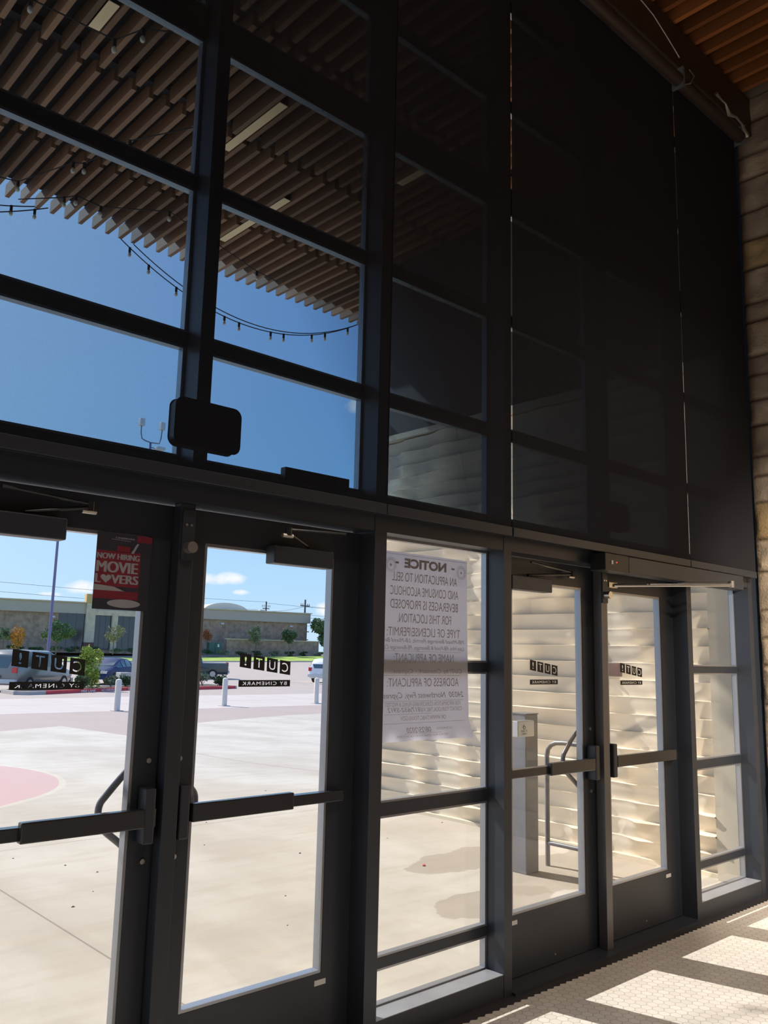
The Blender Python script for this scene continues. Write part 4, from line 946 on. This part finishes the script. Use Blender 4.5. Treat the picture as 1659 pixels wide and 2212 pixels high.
def util(x, y, h, label, big):
    t = thing('utility_pole', (x, y, 1), label, 'utility pole')
    obj('pole', MB().tube([(x, y, 0), (x, y, h)], .18, 10, rad=[.22, .14]), 'woodpole', t)
    ax = Vector((.9, -.43, 0)); c = MB()
    for z, w_ in (((h-1.1, 1.0), (h-3.3, 1.1), (h-5.6, 1.0), (h-7.0, .9)) if big else ((h-1.4, .8),)):
        c.box(x-w_, x+w_, y-.08, y+.08, z-.08, z+.08)
    obj('crossarm', c, 'woodpole', t)
    ins = MB()
    for d in (-.9, -.5, .5, .9): ins.tube([(x+d, y, h-1.1), (x+d, y, h-.7)], .06, 6)
    obj('insulator', ins, 'wire', t); return t
util(98.3, 139, 11.5, 'shorter utility pole rising behind the brick building', False)
util(91.6, 117.4, 10.8, 'tall utility pole at the right end of the brick building', True)
wr = MB()
def swire(a, b, sag): wr.tube(cat(a, b, sag, 16), .035, 4)
for dz, z0 in ((0, 0), (-1.6, 0), (-3.0, 0)):
    swire((10, 150, 14+dz), (98.3, 139, 11.4+dz), .8); swire((98.3, 139, 11.2+dz), (180, 128, 11+dz), .8)
for dz in (0, -2.0, -3.4): swire((98.3, 139, 9.6+dz*.6), (91.6, 117.4, 9.6+dz), .3); swire((91.6, 117.4, 9.6+dz), (170, 90, 10+dz), .7)
tag(obj('overhead_wires', wr, 'wire'), 'thin overhead wires strung above the far building', 'wires', kind='stuff')
# ---- cars
def car(loc, ang, kind, paint, label, name='car'):
    t = thing(name, loc, label, 'car')
    spec = dict(
        van=dict(L=5.0, W=1.95, st=[(-2.5, .95, .98, .80, .5), (-2.42, 1.05, 1.62, .93, .74), (-2.2, 1.08, 1.80, .96, .78), (-.8, 1.06, 1.84, .97, .80), (.3, 1.04, 1.82, .97, .80), (.9, 1.02, 1.66, .97, .76), (1.55, 1.0, 1.08, .96, .80), (2.2, .88, .93, .90, .75), (2.5, .62, .66, .78, .6)], cab=(1, 6)),
        suv=dict(L=4.6, W=1.85, st=[(-2.3, .90, .93, .78, .5), (-2.2, 1.0, 1.30, .90, .68), (-1.8, 1.02, 1.60, .92, .70), (-.6, 1.0, 1.66, .92, .72), (.2, .98, 1.60, .92, .70), (.95, .98, 1.06, .91, .75), (1.8, .92, .97, .88, .75), (2.25, .78, .82, .82, .6), (2.3, .6, .62, .75, .5)], cab=(1, 5)),
        sedan=dict(L=4.7, W=1.82, st=[(-2.35, .85, .88, .75, .5), (-2.25, .95, 1.00, .86, .7), (-1.7, .98, 1.06, .90, .72), (-.9, .96, 1.40, .91, .64), (-.1, .95, 1.46, .91, .66), (.4, .95, 1.38, .91, .64), (1.15, .93, 1.0, .90, .72), (1.9, .86, .90, .86, .72), (2.25, .72, .76, .80, .6), (2.35, .55, .57, .72, .5)], cab=(2, 6)),
        pickup=dict(L=5.4, W=1.95, st=[(-2.7, 1.02, 1.04, .92, .85), (-2.6, 1.08, 1.10, .95, .88), (-.9, 1.08, 1.10, .96, .88), (-.75, 1.10, 1.70, .96, .76), (.2, 1.08, 1.80, .96, .78), (.6, 1.06, 1.74, .96, .76), (1.25, 1.05, 1.15, .96, .84), (2.3, 1.0, 1.05, .94, .84), (2.7, .85, .88, .86, .7)], cab=(2, 6)))[kind]
    st = spec['st']; ca_, cb_ = spec['cab']; z0 = .30; mb = MB(); mb.smooth = True
    R = Matrix.Rotation(ang, 4, 'Z')
    def ring(s):
        x, zb_, zt_, wb, wt = s
        h = [(wb*.90, z0), (wb, z0+.18), (wb*1.0, (z0+zb_)/2), (wb*.985, zb_-.02), (wt+(wb-wt)*.06 if zt_-zb_ > .2 else wt, zt_-.05 if zt_-zb_ > .2 else zt_-.01), (wt*.82, zt_), (0, zt_+.015)]
        return [(x, y, z) for y, z in h]+[(x, -y, z) for y, z in h[-2::-1]]
    rings = [ring(s) for s in st]; m = len(rings[0])
    for r in rings: mb.v += r
    for i in range(len(st)-1):
        for k in range(m-1): a = i*m+k; mb.f.append((a, a+1, a+m+1, a+m))
        mb.f.append((i*m+m-1, i*m, i*m+m, i*m+2*m-1))
    mb.f.append(tuple(range(m))); mb.f.append(tuple((len(st)-1)*m+k for k in range(m)))
    def put(nm_, mb_, mat_, par, **k):
        me = mb_.mesh(nm_); finish(me, mb_.smooth); me.transform(R); me.materials.append(M[mat_]); o = bpy.data.objects.new(nm_, me); C.objects.link(o); o.parent = par; return o
    body = put('body', mb, paint, t)
    gl = MB()
    for i in range(ca_, cb_):
        for sd in (0, 1):
            k = 3 if sd == 0 else m-5
            q = [Vector(rings[i][k]), Vector(rings[i][k+1]), Vector(rings[i+1][k+1]), Vector(rings[i+1][k])]
            c = sum(q, Vector())/4; sgn = 1 if sd == 0 else -1
            gl.quad([c+(p-c)*.86+Vector((0, .015*sgn, .008)) for p in q])
    for i in (ca_-1 if kind != 'pickup' else ca_, cb_-1):
        a, b = rings[i], rings[i+1]
        q = [Vector(a[4]), Vector(a[m-5]), Vector(b[m-5]), Vector(b[4])]; c = sum(q, Vector())/4; d_ = 1 if i > ca_ else -1
        gl.quad([c+(p-c)*.86+Vector((.012*d_, 0, .03)) for p in q])
    put('window_glass', gl, 'carglass', t)
    L2, W2 = spec['L']/2, spec['W']/2
    for sx in (-1, 1):
        for sy in (-1, 1):
            x = sx*L2*.60; wh = MB().tube([(x, sy*(W2-.20), .33), (x, sy*(W2+.0), .33)], .33, 22); wo = put('wheel', wh, 'tire', t)
            put('hubcap', MB().tube([(x, sy*(W2-.02), .33), (x, sy*(W2+.012), .33)], .20, 16), 'hub', wo)
    zb_ = st[0][1]
    for sy in (-1, 1):
        put('taillight', MB().box(-L2-.01, -L2+.12, sy*W2*.80-.12, sy*W2*.80+.12, zb_-.12, zb_+.12), 'taillight', t)
        put('headlight', MB().box(L2-.20, L2+.005, sy*W2*.66-.17, sy*W2*.66+.17, .62, .76), 'headlight', t)
    put('rear_bumper', MB().box(-L2-.10, -L2+.1, -W2*.92, W2*.92, .38, .56), 'plate' if kind != 'sedan' else paint, t)
    put('front_bumper', MB().box(L2-.15, L2+.08, -W2*.88, W2*.88, .32, .52), paint, t)
    put('grille', MB().box(L2-.05, L2+.03, -W2*.42, W2*.42, .54, .74), 'blackbox', t)
    put('license_plate', MB().box(L2+.08, L2+.09, -.16, .16, .40, .50).box(-L2-.11, -L2-.10, -.16, .16, .60, .72), 'white', t)
    return t
car((15.25, 38.35, -.44), math.radians(39), 'van', 'vanpaint', 'grey minivan parked behind the left lettering decal', 'minivan')
car((11.9, 41.6, -.44), math.radians(39), 'sedan', 'bluepaint', 'blue car at the far left edge beyond the minivan')
car((22.2, 44.6, -.44), math.radians(222), 'sedan', 'bluepaint', 'dark blue car facing us between shrub and left mullion')
car((31.6, 52.0, -.40), math.radians(150), 'pickup', 'blackpaint', 'dark pickup tail seen at the left of the second door', 'pickup_truck')
car((38.9, 44.6, -.44), math.radians(25), 'suv', 'whitepaint', 'white car cut off by the right edge of the second door')
t = thing('concrete_marker', (21.5, 41.6, -.44), 'short square concrete post in front of the dark blue car', 'post')
obj('post_body', MB().box(21.3, 21.95, 41.4, 42.0, -.46, .28), 'curb', t, bevel=.03)
# painted marks on the lot
pm_ = MB()
for (x, y, l_, a) in ((34, 42.5, 4, -.1), (44, 42, 5, -.1)): pm_.quad([(x, y, -.434), (x+l_, y+a*l_, -.434), (x+l_, y+.2+a*l_, -.434), (x, y+.2, -.434)])
tag(obj('lot_stripes', pm_, 'white', fixn=False), 'faded white stripes painted on the parking lot', 'paint', kind='stuff')
# ---- debris
def debris(pts, mat_, nm_, lab, s=.02):
    for i, (x, y) in enumerate(pts):
        b = MB(); r = random.Random(i*7+3); n = 7; ss = s*r.uniform(.6, 1.3)
        top = [(x+ss*r.uniform(.6, 1)*math.cos(2*PI*k/n), y+.6*ss*r.uniform(.6, 1)*math.sin(2*PI*k/n)) for k in range(n)]
        b.v = [(p[0], p[1], .0) for p in top]+[(x, y, ss*.5)]; b.f = [(k, (k+1) % n, n) for k in range(n)]+[tuple(range(n))]
        tag(obj(nm_, b, mat_), lab, 'debris', 'leaf litter on the concrete')
debris([(2.53, 4.05), (2.75, 3.62), (2.85, 3.3), (2.38, 2.6), (2.62, 2.85), (3.1, 3.0), (3.9, 3.6), (4.35, 2.9), (3.55, 2.0), (3.2, 1.5), (4.9, 4.6), (4.4, 4.4), (5.3, 2.9), (5.0, 1.3), (4.0, 1.6), (3.05, 5.3), (3.6, 5.1), (5.9, 5.6), (6.2, 3.1)], 'leafdebris', 'fallen_leaf', 'tiny dry leaf lying on the sunlit concrete outside', .015)
tag(obj('red_wrapper', MB().obox((4.86, 2.02), (.8, .6), (-.6, .8), .018, .007, .001, .008), 'redwrap'), 'tiny red wrapper on the damp patch outside the notice window', 'litter')
